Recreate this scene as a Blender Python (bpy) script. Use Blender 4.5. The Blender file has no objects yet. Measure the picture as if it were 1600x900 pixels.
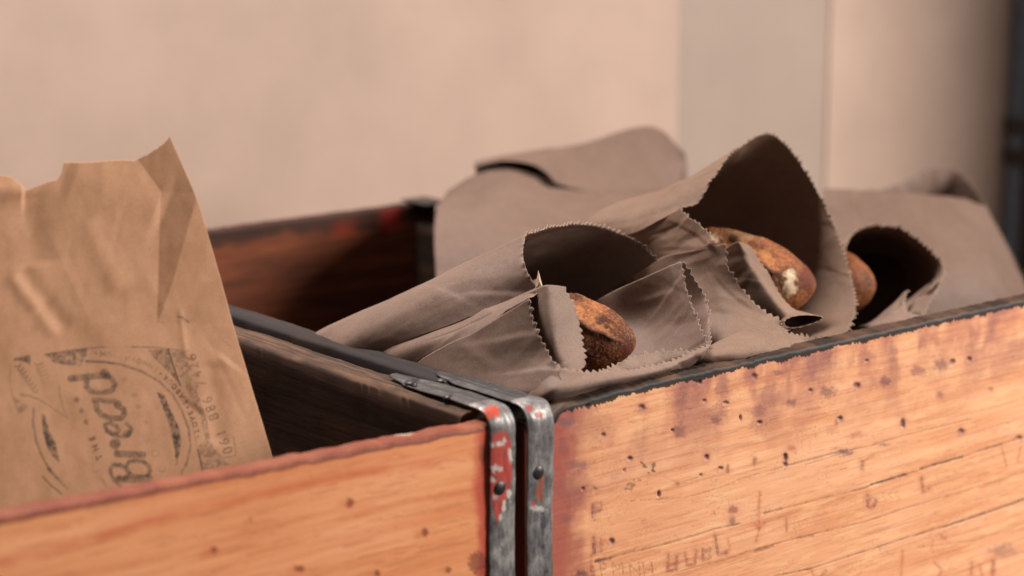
import bpy, math, random
import numpy as np
from mathutils import Vector, Matrix, noise as mnoise

random.seed(7)
rng = np.random.default_rng(7)
scene = bpy.context.scene
col = scene.collection

# ------------------------------------------------------------------ camera
F = 3154.0                                   # focal length in photo pixels (1600 wide)
_d1 = np.array([3900., 668., F]); _d1 /= np.linalg.norm(_d1)
_d2 = np.array([-2665., 668., F]); _d2 -= _d2.dot(_d1) * _d1; _d2 /= np.linalg.norm(_d2)
_up = np.cross(_d1, _d2)
if _up[1] < 0: _up = -_up
M = np.array([_d1, _d2, _up]).T              # world -> (right, up, forward)
H = 0.32                                     # rim height of the crates
def ray(px, py): return M.T @ np.array([px - 800., 450. - py, F])
CAM = np.array([0., 0., H]) - ray(805, 632) * (1.31 / F)
def at(px, py, Y):                           # point of the plane y = Y seen at a photo position
    r = ray(px, py); return CAM + r * ((Y - CAM[1]) / r[1])
def project(P):                              # (n,3) -> photo x, y
    c = (np.asarray(P) - CAM) @ M.T
    return 800 + F * c[:, 0] / c[:, 2], 450 - F * c[:, 1] / c[:, 2]

cam_d = bpy.data.cameras.new('camera'); cam = bpy.data.objects.new('camera', cam_d); col.objects.link(cam)
R_ = Matrix(((M[0, 0], M[1, 0], -M[2, 0]), (M[0, 1], M[1, 1], -M[2, 1]), (M[0, 2], M[1, 2], -M[2, 2])))
cam.matrix_world = Matrix.Translation(Vector(CAM)) @ R_.to_4x4()
cam_d.sensor_width = 36.0; cam_d.lens = F / 1600 * 36
cam_d.clip_start = 0.02; cam_d.clip_end = 50
cam_d.dof.use_dof = True; cam_d.dof.focus_distance = 1.43; cam_d.dof.aperture_fstop = 4.1
scene.camera = cam

# ------------------------------------------------------------------ light
world = bpy.data.worlds.new('World'); scene.world = world; world.use_nodes = True
bg = world.node_tree.nodes['Background']
bg.inputs[0].default_value = (0.90, 0.88, 0.90, 1); bg.inputs[1].default_value = 0.125
def area(name, loc, target, size, power, color, spread=180):
    l = bpy.data.lights.new(name, 'AREA'); l.shape = 'RECTANGLE'; l.size, l.size_y = size
    l.energy = power; l.color = color; l.spread = math.radians(spread)
    o = bpy.data.objects.new(name, l); col.objects.link(o); o.location = loc
    o.rotation_euler = (Vector(target) - Vector(loc)).to_track_quat('-Z', 'Y').to_euler()
    return o
area('window_light', (2.3, -1.85, 1.5), (0.1, 0.1, 0.3), (1.3, 1.3), 166, (1.0, 0.90, 0.82))
area('room_light', (0.0, 0.72, 1.95), (0.12, 0.18, 0.3), (0.8, 0.5), 22, (1.0, 0.91, 0.86), 120)
vs = scene.view_settings
vs.view_transform = 'Standard'; vs.look = 'None'; vs.exposure = 0.0; vs.gamma = 1.0; vs.use_curve_mapping = False

# ------------------------------------------------------------------ helpers
def lin(r, g, b):
    f = lambda c: (c / 255 / 12.92) if c / 255 <= 0.04045 else ((c / 255 + 0.055) / 1.055) ** 2.4
    return (f(r), f(g), f(b))
def tag(o, label=None, cat=None, group=None, kind=None):
    if label: o['label'] = label
    if cat: o['category'] = cat
    if group: o['group'] = group
    if kind: o['kind'] = kind
    return o
def empty(name, loc):
    o = bpy.data.objects.new(name, None); col.objects.link(o); o.location = loc; o.empty_display_size = 0.05
    return o
def link(name, verts, faces, mats, parent=None, smooth=True, colors=None, uv=None):
    me = bpy.data.meshes.new(name)
    verts = np.asarray(verts, float)
    if parent is not None: verts = verts - np.array(parent_world(parent))
    me.from_pydata(verts.tolist(), [], [list(map(int, f)) for f in faces])
    if not isinstance(mats, (list, tuple)): mats = [mats]
    for m in mats: me.materials.append(m)
    if colors is not None:
        a = me.attributes.new('paint', 'FLOAT_COLOR', 'POINT'); a.data.foreach_set('color', np.asarray(colors, np.float32).ravel())
    if uv is not None:
        a = me.attributes.new('flat', 'FLOAT_VECTOR', 'POINT'); a.data.foreach_set('vector', np.asarray(uv, np.float32).ravel())
    me.polygons.foreach_set('use_smooth', [smooth] * len(me.polygons))
    me.update()
    o = bpy.data.objects.new(name, me); col.objects.link(o)
    if parent is not None: o.parent = parent
    return o
def parent_world(p):
    v = Vector(p.location)
    while p.parent is not None:
        p = p.parent; v = v + Vector(p.location)
    return v
def grid_faces(nu, nv, flip=False):          # vertex index = j*nu + i
    j, i = np.meshgrid(np.arange(nv - 1), np.arange(nu - 1), indexing='ij')
    a = (j * nu + i).ravel()
    f = np.stack([a, a + 1, a + nu + 1, a + nu], 1)
    return f[:, ::-1] if flip else f
def box(x0, x1, y0, y1, z0, z1, b=0.0015):
    """bevelled box: verts, faces"""
    V = []; Fc = []
    import bmesh
    bm = bmesh.new(); bmesh.ops.create_cube(bm, size=1)
    for v in bm.verts:
        v.co = Vector(((x0 + x1) / 2 + v.co.x * (x1 - x0), (y0 + y1) / 2 + v.co.y * (y1 - y0), (z0 + z1) / 2 + v.co.z * (z1 - z0)))
    if b: bmesh.ops.bevel(bm, geom=bm.edges[:], offset=b, segments=2, affect='EDGES', profile=0.6)
    bm.verts.index_update()
    V = [tuple(v.co) for v in bm.verts]; Fc = [[v.index for v in f.verts] for f in bm.faces]; bm.free()
    return V, Fc

_nt = {}
def vnoise(x, y, seed=0):
    """smooth value noise 0..1"""
    if seed not in _nt: _nt[seed] = np.random.default_rng(seed).random((256, 256))
    T = _nt[seed]
    xi = np.floor(x).astype(int); yi = np.floor(y).astype(int)
    fx = x - xi; fy = y - yi; fx = fx * fx * (3 - 2 * fx); fy = fy * fy * (3 - 2 * fy)
    g = lambda a, b: T[a & 255, b & 255]
    return (g(xi, yi) * (1 - fx) + g(xi + 1, yi) * fx) * (1 - fy) + (g(xi, yi + 1) * (1 - fx) + g(xi + 1, yi + 1) * fx) * fy
def fbm(x, y, seed=0, o=4):
    s = 0; a = 0.5; t = 0
    for k in range(o):
        s = s + a * vnoise(x * 2 ** k, y * 2 ** k, seed + k); t += a; a *= 0.55
    return s / t

class Paint:
    """stains, ink and paint laid on a surface's own vertices; X, Y are flat coordinates on it"""
    def __init__(s, X, Y): s.X, s.Y = X, Y; s.rgb = np.zeros((len(X), 3)); s.a = np.zeros(len(X))
    def over(s, idx, rgb, al):
        al = np.clip(al, 0, 1); a0 = s.a[idx]; out = al + a0 * (1 - al)
        w = np.where(out > 1e-6, al / np.maximum(out, 1e-6), 0)[:, None]
        s.rgb[idx] = s.rgb[idx] * (1 - w) + np.array(rgb) * w; s.a[idx] = out
    def sel(s, x0, x1, y0, y1): return np.nonzero((s.X > x0) & (s.X < x1) & (s.Y > y0) & (s.Y < y1))[0]
    def blob(s, x, y, rx, ry, rgb, al, rag=0.5, soft=0.35, ns=0.3, seed=11):
        i = s.sel(x - rx * 2, x + rx * 2, y - ry * 2, y + ry * 2)
        if not len(i): return
        d = np.hypot((s.X[i] - x) / rx, (s.Y[i] - y) / ry) + rag * (fbm(s.X[i] * ns, s.Y[i] * ns, seed) - 0.5) * 2
        s.over(i, rgb, al * np.clip((1 - d) / soft + 0.5, 0, 1))
    def stroke(s, pts, w, rgb, al, wear=0.5, ns=0.35, w2=None, soft=1.0, seed=21):
        P = np.array(pts, float); m = w + 3
        i = s.sel(P[:, 0].min() - m, P[:, 0].max() + m, P[:, 1].min() - m, P[:, 1].max() + m)
        if not len(i): return
        x = s.X[i]; y = s.Y[i]; best = np.full(len(i), 1e9); n = len(P) - 1
        for k in range(n):
            ax, ay = P[k]; bx, by = P[k + 1]; L = max((bx - ax) ** 2 + (by - ay) ** 2, 1e-6)
            t = np.clip(((x - ax) * (bx - ax) + (y - ay) * (by - ay)) / L, 0, 1)
            ww = w if w2 is None else w + (w2 - w) * (k + t) / n
            best = np.minimum(best, np.hypot(x - ax - t * (bx - ax), y - ay - t * (by - ay)) - ww / 2)
        c = np.clip(0.5 - best / soft, 0, 1)
        s.over(i, rgb, al * c * (1 - wear + wear * np.clip((fbm(x * ns, y * ns, seed) - 0.3) * 2.6, 0, 1)))
    def poly(s, pts, rgb, al, wear=0.7, ns=0.25, seed=31):
        P = np.array(pts, float)
        i = s.sel(P[:, 0].min() - 1, P[:, 0].max() + 1, P[:, 1].min() - 1, P[:, 1].max() + 1)
        if not len(i): return
        x = s.X[i]; y = s.Y[i]; ins = np.zeros(len(i), bool)
        for k in range(len(P)):
            ax, ay = P[k]; bx, by = P[(k + 1) % len(P)]
            if ay == by: continue
            c = ((ay > y) != (by > y)) & (x < (bx - ax) * (y - ay) / (by - ay) + ax); ins ^= c
        s.over(i, rgb, al * ins * (1 - wear + wear * np.clip((fbm(x * ns, y * ns, seed) - 0.3) * 2.6, 0, 1)))
    def glyph(s, ch, x, y, h, ang, rgb, al, wear=0.4, sx=1.0, bold=0.02):
        tris, wd = glyph_tris(ch, bold)
        ca, sa = math.cos(ang), math.sin(ang); k = h / 0.70
        T = tris - np.array([wd / 2, 0.35]); T = T * k * np.array([sx, 1.0])
        Q = np.stack([x + T[..., 0] * ca - T[..., 1] * sa, y - (T[..., 0] * sa + T[..., 1] * ca)], -1)
        i = s.sel(x - h * 1.2, x + h * 1.2, y - h * 1.2, y + h * 1.2)
        if not len(i): return
        X = s.X[i]; Y = s.Y[i]; ins = np.zeros(len(i), bool)
        for a, b, c in Q:
            d1 = (X - b[0]) * (a[1] - b[1]) - (a[0] - b[0]) * (Y - b[1])
            d2 = (X - c[0]) * (b[1] - c[1]) - (b[0] - c[0]) * (Y - c[1])
            d3 = (X - a[0]) * (c[1] - a[1]) - (c[0] - a[0]) * (Y - a[1])
            ins |= ~(((d1 < 0) | (d2 < 0) | (d3 < 0)) & ((d1 > 0) | (d2 > 0) | (d3 > 0)))
        s.over(i, rgb, al * ins * (1 - wear + wear * np.clip((fbm(X * 0.35, Y * 0.35, 41) - 0.3) * 2.6, 0, 1)))
    def text(s, string, pts, h, rgb, al, wear=0.4, bold=0.02, sx=1.0, fade=None):
        """string spread evenly along a polyline"""
        P = np.array(pts, float); L = np.r_[0, np.cumsum(np.hypot(*np.diff(P, axis=0).T))]
        for k, ch in enumerate(string):
            if ch == ' ': continue
            d = L[-1] * (k + 0.5) / len(string)
            x, y = np.interp(d, L, P[:, 0]), np.interp(d, L, P[:, 1])
            x2, y2 = np.interp(min(d + 3, L[-1]), L, P[:, 0]), np.interp(min(d + 3, L[-1]), L, P[:, 1])
            x1, y1 = np.interp(max(d - 3, 0), L, P[:, 0]), np.interp(max(d - 3, 0), L, P[:, 1])
            f = 1 if fade is None else fade[k]
            s.glyph(ch, x, y, h, math.atan2(-(y2 - y1), x2 - x1), rgb, al * f, wear, sx, bold)
    def rgba(s): return np.c_[s.rgb, s.a]
_gl = {}
def glyph_tris(ch, bold):
    if (ch, bold) in _gl: return _gl[(ch, bold)]
    c = bpy.data.curves.new('glyph', 'FONT'); c.body = ch; c.size = 1.0; c.offset = bold; c.resolution_u = 4
    o = bpy.data.objects.new('glyph', c); col.objects.link(o)
    dg = bpy.context.evaluated_depsgraph_get(); me = o.evaluated_get(dg).to_mesh()
    me.calc_loop_triangles()
    V = np.array([v.co[:2] for v in me.vertices]); T = np.array([t.vertices[:] for t in me.loop_triangles])
    tris = V[T]; wd = V[:, 0].max() + V[:, 0].min()
    o.to_mesh_clear(); bpy.data.objects.remove(o); bpy.data.curves.remove(c)
    _gl[(ch, bold)] = (tris, wd); return _gl[(ch, bold)]

# ------------------------------------------------------------------ materials
def mat(name):
    m = bpy.data.materials.new(name); m.use_nodes = True; nt = m.node_tree
    return m, nt, nt.nodes['Principled BSDF']
def N(nt, t, **k):
    n = nt.nodes.new(t)
    for a, b in k.items():
        if a.startswith('i_'):
            key = a[2:]; n.inputs[int(key) if key.isdigit() else key].default_value = b
        else: setattr(n, a, b)
    return n
def ramp(nt, fac, stops):
    r = nt.nodes.new('ShaderNodeValToRGB'); e = r.color_ramp.elements
    while len(e) < len(stops): e.new(0.5)
    for el, (p, c) in zip(e, stops): el.position = p; el.color = (*c, 1)
    nt.links.new(fac, r.inputs[0]); return r.outputs[0]
def coords(nt, scale=(1, 1, 1), src='Object', loc=(0, 0, 0)):
    t = nt.nodes.new('ShaderNodeTexCoord'); mp = nt.nodes.new('ShaderNodeMapping')
    mp.inputs['Scale'].default_value = scale; mp.inputs['Location'].default_value = loc
    nt.links.new(t.outputs[src], mp.inputs[0]); return mp.outputs[0]
def noise(nt, vec, scale, detail=6, rough=0.55, dist=0.0):
    n = N(nt, 'ShaderNodeTexNoise', i_Scale=scale, i_Detail=detail, i_Roughness=rough, i_Distortion=dist)
    nt.links.new(vec, n.inputs['Vector']); return n.outputs[0]
def mix(nt, fac, a, b, mode='MIX'):
    n = nt.nodes.new('ShaderNodeMix'); n.data_type = 'RGBA'; n.blend_type = mode
    for s, v in ((n.inputs[0], fac), (n.inputs[6], a), (n.inputs[7], b)):
        if isinstance(v, (int, float)): s.default_value = v
        elif isinstance(v, tuple): s.default_value = (*v, 1)
        else: nt.links.new(v, s)
    return n.outputs[2]
def math_(nt, op, a, b=0.5):
    n = nt.nodes.new('ShaderNodeMath'); n.operation = op
    for s, v in ((n.inputs[0], a), (n.inputs[1], b)):
        if isinstance(v, (int, float)): s.default_value = v
        else: nt.links.new(v, s)
    return n.outputs[0]
def bump(nt, bsdf, h, strength, dist):
    b = N(nt, 'ShaderNodeBump', i_Strength=strength, i_Distance=dist); nt.links.new(h, b.inputs['Height'])
    nt.links.new(b.outputs[0], bsdf.inputs['Normal'])
def paint_over(nt, base):
    a = nt.nodes.new('ShaderNodeAttribute'); a.attribute_name = 'paint'
    return mix(nt, a.outputs['Alpha'], base, a.outputs['Color']), a

def wood(name, dark, mid, light, axis='x', painted=False, rough=0.6, loc=(0, 0, 0), contrast=1.0):
    m, nt, b = mat(name)
    sc = {'x': (2.2, 34, 34), 'y': (34, 2.2, 34), 'z': (34, 34, 2.2)}[axis]
    v = coords(nt, sc, loc=loc)
    n1 = noise(nt, v, 1.6, 8, 0.6, 1.2)
    n2 = noise(nt, coords(nt, tuple(s * 6 for s in sc)), 1.4, 4, 0.6)
    n3 = noise(nt, coords(nt, (9, 9, 14)), 1.0, 4, 0.6)
    f = math_(nt, 'ADD', math_(nt, 'MULTIPLY', n1, 0.66), math_(nt, 'MULTIPLY', n3, 0.34))
    c = ramp(nt, f, [(0.30, dark), (0.47, mid), (0.66, light)])
    fine = ramp(nt, n2, [(0.30, (0.72, 0.66, 0.62)), (0.52, (1, 1, 1))])
    c = mix(nt, 0.55 * contrast, c, fine, 'MULTIPLY')
    if painted: c, a = paint_over(nt, c)
    nt.links.new(c, b.inputs['Base Color'])
    b.inputs['Roughness'].default_value = rough; b.inputs['Specular IOR Level'].default_value = 0.3
    bump(nt, b, math_(nt, 'ADD', n1, math_(nt, 'MULTIPLY', n2, 0.6)), 0.35, 0.0012)
    return m
W_FRONT_R = wood('weathered_pine', lin(214, 144, 100), lin(231, 167, 123), lin(241, 185, 143), painted=True, contrast=.6)
W_FRONT_L = wood('orange_pine', lin(214, 138, 90), lin(227, 154, 105), lin(236, 167, 120), painted=True, loc=(3, 1, 2), contrast=.5)
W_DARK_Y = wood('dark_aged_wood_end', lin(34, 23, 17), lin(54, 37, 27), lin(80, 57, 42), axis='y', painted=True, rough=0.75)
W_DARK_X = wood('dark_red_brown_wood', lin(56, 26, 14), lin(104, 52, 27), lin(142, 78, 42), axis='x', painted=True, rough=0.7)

def kraft(name, c0, c1, c2, painted=False, transl=0.12):
    m, nt, b = mat(name)
    v = coords(nt)
    big = noise(nt, v, 14, 4, 0.6)
    fib = noise(nt, coords(nt, (1, 1, 1)), 900, 3, 0.7)
    mott = noise(nt, v, 130, 5, 0.65)
    f = math_(nt, 'ADD', math_(nt, 'MULTIPLY', big, 0.30), math_(nt, 'ADD', math_(nt, 'MULTIPLY', mott, 0.18), math_(nt, 'MULTIPLY', fib, 0.52)))
    c = ramp(nt, f, [(0.34, c0), (0.5, c1), (0.66, c2)])
    vo = N(nt, 'ShaderNodeTexVoronoi', i_Scale=70.0); nt.links.new(v, vo.inputs['Vector'])
    sp = ramp(nt, vo.outputs['Distance'], [(0.035, (0.45, 0.36, 0.3)), (0.06, (1, 1, 1))])
    c = mix(nt, 0.35, c, sp, 'MULTIPLY')
    if painted: c, a = paint_over(nt, c)
    nt.links.new(c, b.inputs['Base Color']); b.inputs['Roughness'].default_value = 0.62; b.inputs['Specular IOR Level'].default_value = 0.3
    bump(nt, b, math_(nt, 'ADD', math_(nt, 'MULTIPLY', mott, 0.4), fib), 0.14, 0.0004)
    t = nt.nodes.new('ShaderNodeBsdfTranslucent'); nt.links.new(c, t.inputs[0])
    ms = nt.nodes.new('ShaderNodeMixShader'); ms.inputs[0].default_value = transl
    out = nt.nodes['Material Output']
    nt.links.new(b.outputs[0], ms.inputs[1]); nt.links.new(t.outputs[0], ms.inputs[2]); nt.links.new(ms.outputs[0], out.inputs[0])
    return m
KRAFT = kraft('grey_kraft_paper', lin(116, 95, 83), lin(136, 113, 100), lin(153, 129, 115))
KRAFT_D = kraft('dimmed_kraft_paper', lin(102, 82, 71), lin(119, 97, 85), lin(134, 111, 98))  # darker kraft copy, dims the back bags under the room light
KRAFT_B = kraft('brown_kraft_paper', lin(120, 96, 81), lin(140, 114, 97), lin(156, 130, 112), transl=.2)
KRAFT_L = kraft('warm_bounce_kraft', lin(184, 136, 102), lin(197, 149, 114), lin(208, 162, 126), painted=True, transl=0.06)  # warm bounce light off the wood is put into this kraft's colour
def plain(name, c, rough=0.7, metal=0.0, nscale=60, namp=0.25, spec=0.3, bumpd=0.0006):
    m, nt, b = mat(name)
    n = noise(nt, coords(nt), nscale, 6, 0.6)
    lo = tuple(x * (1 - namp) for x in c); hi = tuple(min(1, x * (1 + namp)) for x in c)
    nt.links.new(ramp(nt, n, [(0.3, lo), (0.7, hi)]), b.inputs['Base Color'])
    b.inputs['Roughness'].default_value = rough; b.inputs['Metallic'].default_value = metal; b.inputs['Specular IOR Level'].default_value = spec
    bump(nt, b, n, 0.3, bumpd); return m
EDGE = plain('cut_edge_highlight', lin(196, 174, 154), 0.9, nscale=400)  # cut rims made pale to paint in the backlit edge highlight
NAIL = plain('dark_nail_steel', lin(70, 68, 68), 0.42, 0.7, 300, 0.5)
COUNTER = plain('counter_wood', lin(120, 84, 58), 0.6)
PLASTER = plain('cream_plaster', lin(186, 164, 150), 0.85, 0, 4.5, 0.09, 0.2, 0.002)
PLASTER_SHADE = plain('shaded_plaster', lin(166, 150, 140), 0.7, 0, 9, 0.04, 0.25, 0.002)  # greyer plaster: shade of the recess face is put into the colour
RACK = plain('dark_blue_steel', lin(88, 96, 106), 0.5, 0.2)
RACK_D = plain('dark_brown_board', lin(48, 36, 30), 0.6)

def strap_mat():
    m, nt, b = mat('worn_steel_strap')
    n = noise(nt, coords(nt), 55, 8, 0.65); n2 = noise(nt, coords(nt, (1, 1, 0.25)), 420, 5, 0.7)
    f = math_(nt, 'ADD', math_(nt, 'MULTIPLY', n, 0.6), math_(nt, 'MULTIPLY', n2, 0.4))
    c = ramp(nt, f, [(0.36, lin(66, 64, 66)), (0.50, lin(120, 118, 118)), (0.66, lin(184, 180, 176))])
    c2, a = paint_over(nt, c); nt.links.new(c2, b.inputs['Base Color'])
    nt.links.new(math_(nt, 'SUBTRACT', 0.45, math_(nt, 'MULTIPLY', a.outputs['Alpha'], 0.45)), b.inputs['Metallic'])
    nt.links.new(ramp(nt, n2, [(0.3, (0.62,) * 3), (0.7, (0.38,) * 3)]), b.inputs['Roughness'])
    bump(nt, b, f, 0.35, 0.0008); return m
STRAP = strap_mat()

def crust_mat():
    m, nt, b = mat('baked_crust')
    v = coords(nt)
    n = noise(nt, v, 22, 6, 0.6, 0.4); n2 = noise(nt, v, 330, 6, 0.72)
    f = math_(nt, 'ADD', math_(nt, 'MULTIPLY', n, 0.58), math_(nt, 'MULTIPLY', n2, 0.42))
    c = ramp(nt, f, [(0.38, lin(58, 27, 15)), (0.47, lin(102, 53, 28)), (0.57, lin(148, 86, 46)), (0.70, lin(198, 140, 84))])
    fl = noise(nt, v, 520, 3, 0.7)
    c = mix(nt, ramp(nt, fl, [(0.54, (0, 0, 0)), (0.72, (0.6, 0.6, 0.6))]), c, lin(196, 160, 120))
    c, a = paint_over(nt, c)
    nt.links.new(c, b.inputs['Base Color']); b.inputs['Roughness'].default_value = 0.66; b.inputs['Specular IOR Level'].default_value = 0.3
    bump(nt, b, math_(nt, 'ADD', n, math_(nt, 'MULTIPLY', n2, 0.8)), 0.7, 0.0020); return m
CRUST = crust_mat()

# ------------------------------------------------------------------ setting
V, Fc = box(-1.6, 2.6, -0.12, 1.02, -0.04, 0.0, 0.003)
tag(link('counter_top', V, Fc, COUNTER, smooth=False), kind='structure')
WY = 1.02
xa = at(1060, 100, WY)[0]; xb = at(1295, 100, WY)[0]
V, Fc = box(-3.0, xa, WY, WY + 0.0016, -1.0, 2.4, 0)
tag(link('wall', V, Fc, PLASTER, smooth=False), kind='structure')
V, Fc = box(xb, xb + 1.6, WY - 0.001, WY + 0.0016, -1.0, 2.4, 0)
tag(link('wall_pilaster', V, Fc, PLASTER, smooth=False), kind='structure')
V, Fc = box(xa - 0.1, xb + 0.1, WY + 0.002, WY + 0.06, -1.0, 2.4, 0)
tag(link('shaded_recess_face', V, Fc, PLASTER_SHADE, smooth=False), kind='structure')  # near-flush wall band; its colour carries the recess shade
PY = WY

# dark shelf rack at the right, run forward to shade the pilaster
RY1 = PY - 0.012; RY = 0.22; rx = at(1578, 150, RY1)[0]
rack = tag(empty('shelf_rack', (rx, RY, 0)), 'dark blue steel shelf rack at the right edge, out of focus', 'shelf')
def bx(name, parent, mat_, x0, x1, y0, y1, z0, z1, b=0.0015):
    V, Fc = box(x0, x1, y0, y1, z0, z1, b)
    return link(name, V, Fc, mat_, parent, smooth=False)
for x_ in (rx, rx + 0.42):
    for y_ in (RY, RY1 - 0.03):
        bx('post', rack, RACK, x_, x_ + 0.03, y_, y_ + 0.03, 0.0, 1.7)
for z, m_ in ((0.20, RACK_D), (at(1595, 192, RY1)[2], NAIL), (1.05, NAIL), (1.6, NAIL)):
    bx('shelf', rack, m_, rx - 0.006, rx + 0.456, RY - 0.004, RY1 + 0.004, z - 0.012, z + 0.012)
bx('side_panel', rack, RACK, rx + 0.006, rx + 0.012, RY + 0.031, RY1 - 0.031, 0.24, 1.68, 0)  # solid side added to keep light off the pilaster
bx('kick_panel', rack, RACK_D, rx + 0.006, rx + 0.012, RY + 0.031, RY1 - 0.031, 0.005, 0.185, 0)

# ------------------------------------------------------------------ crates
def board(name, parent, x0, x1, yf, th, z0, top, dx, dz, mats, painter=None, xfine=None, crack=None):
    """long board running in x; cross-section swept with a rounded, slightly uneven top edge. top = function of x."""
    xf = x1 if xfine is None else min(x1, xfine)
    xs = np.r_[np.arange(x0, xf, dx), [xf]] if xf > x0 else np.array([x0])
    if xf < x1: xs = np.r_[xs, np.linspace(xf, x1, 24)[1:]]
    tops = top(xs)
    nz = max(4, int((tops.mean() - z0) / dz))
    rr = 0.0035
    prof = [(0.0, t) for t in np.linspace(0, 1, nz)]          # front face (y offset, fraction)
    k = len(prof)
    arc1 = [(rr - rr * math.cos(a), rr * math.sin(a)) for a in np.linspace(0, math.pi / 2, 6)[1:]]
    arc2 = [(th - rr + rr * math.sin(a), rr * math.cos(a)) for a in np.linspace(0, math.pi / 2, 6)]
    flat = [(y, rr) for y in np.linspace(rr, th - rr, max(3, int(th / max(dz, .002))))[1:-1]]
    P = []
    for x, tp in zip(xs, tops):
        e = 0.0012 * (mnoise.noise(Vector((x * 55, 3.1, 0))) + 0.5 * mnoise.noise(Vector((x * 210, 1.7, 0))))
        zt = tp - rr + e
        for y, t in prof: P.append((x, yf, z0 + (zt - z0) * t))
        for y, h in arc1 + flat + arc2: P.append((x, yf + y, zt + h))
        for t in np.linspace(0, 1, 8)[1:]: P.append((x, yf + th, zt + (z0 - zt) * t))
    npf = len(P) // len(xs)
    P = np.array(P)
    faces = grid_faces(npf, len(xs)).tolist()
    n = len(xs)
    for j in range(n - 1): faces.append([j * npf, (j + 1) * npf, (j + 1) * npf + npf - 1, j * npf + npf - 1])
    faces.append(list(range(npf)))
    faces.append(list(range((n - 1) * npf, n * npf))[::-1])
    X, Y = project(P)
    pa = Paint(X, Y)
    isf = np.tile(np.r_[np.ones(k + 1, bool), np.zeros(npf - k - 1, bool)], n)
    istop = np.tile(np.r_[np.zeros(k - 1, bool), np.ones(len(arc1 + flat + arc2) + 1, bool), np.zeros(npf - k - len(arc1 + flat + arc2), bool)], n)
    isback = np.tile(np.r_[np.zeros(npf - 7, bool), np.ones(7, bool)], n)
    if painter: 
        dep = painter(pa, P, isf, istop, isback)
        if dep is not None: P[:, 1] += np.where(isf, dep, 0)
    faces = [f[::-1] for f in faces]
    o = link(name, P, faces, mats, parent, colors=pa.rgba())
    return o

RED = lin(176, 62, 52); DKRED = lin(120, 44, 36); PURP = lin(112, 66, 78); INK = lin(70, 50, 66); BLACK = lin(22, 18, 18); BLUEG = lin(66, 72, 88)

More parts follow.
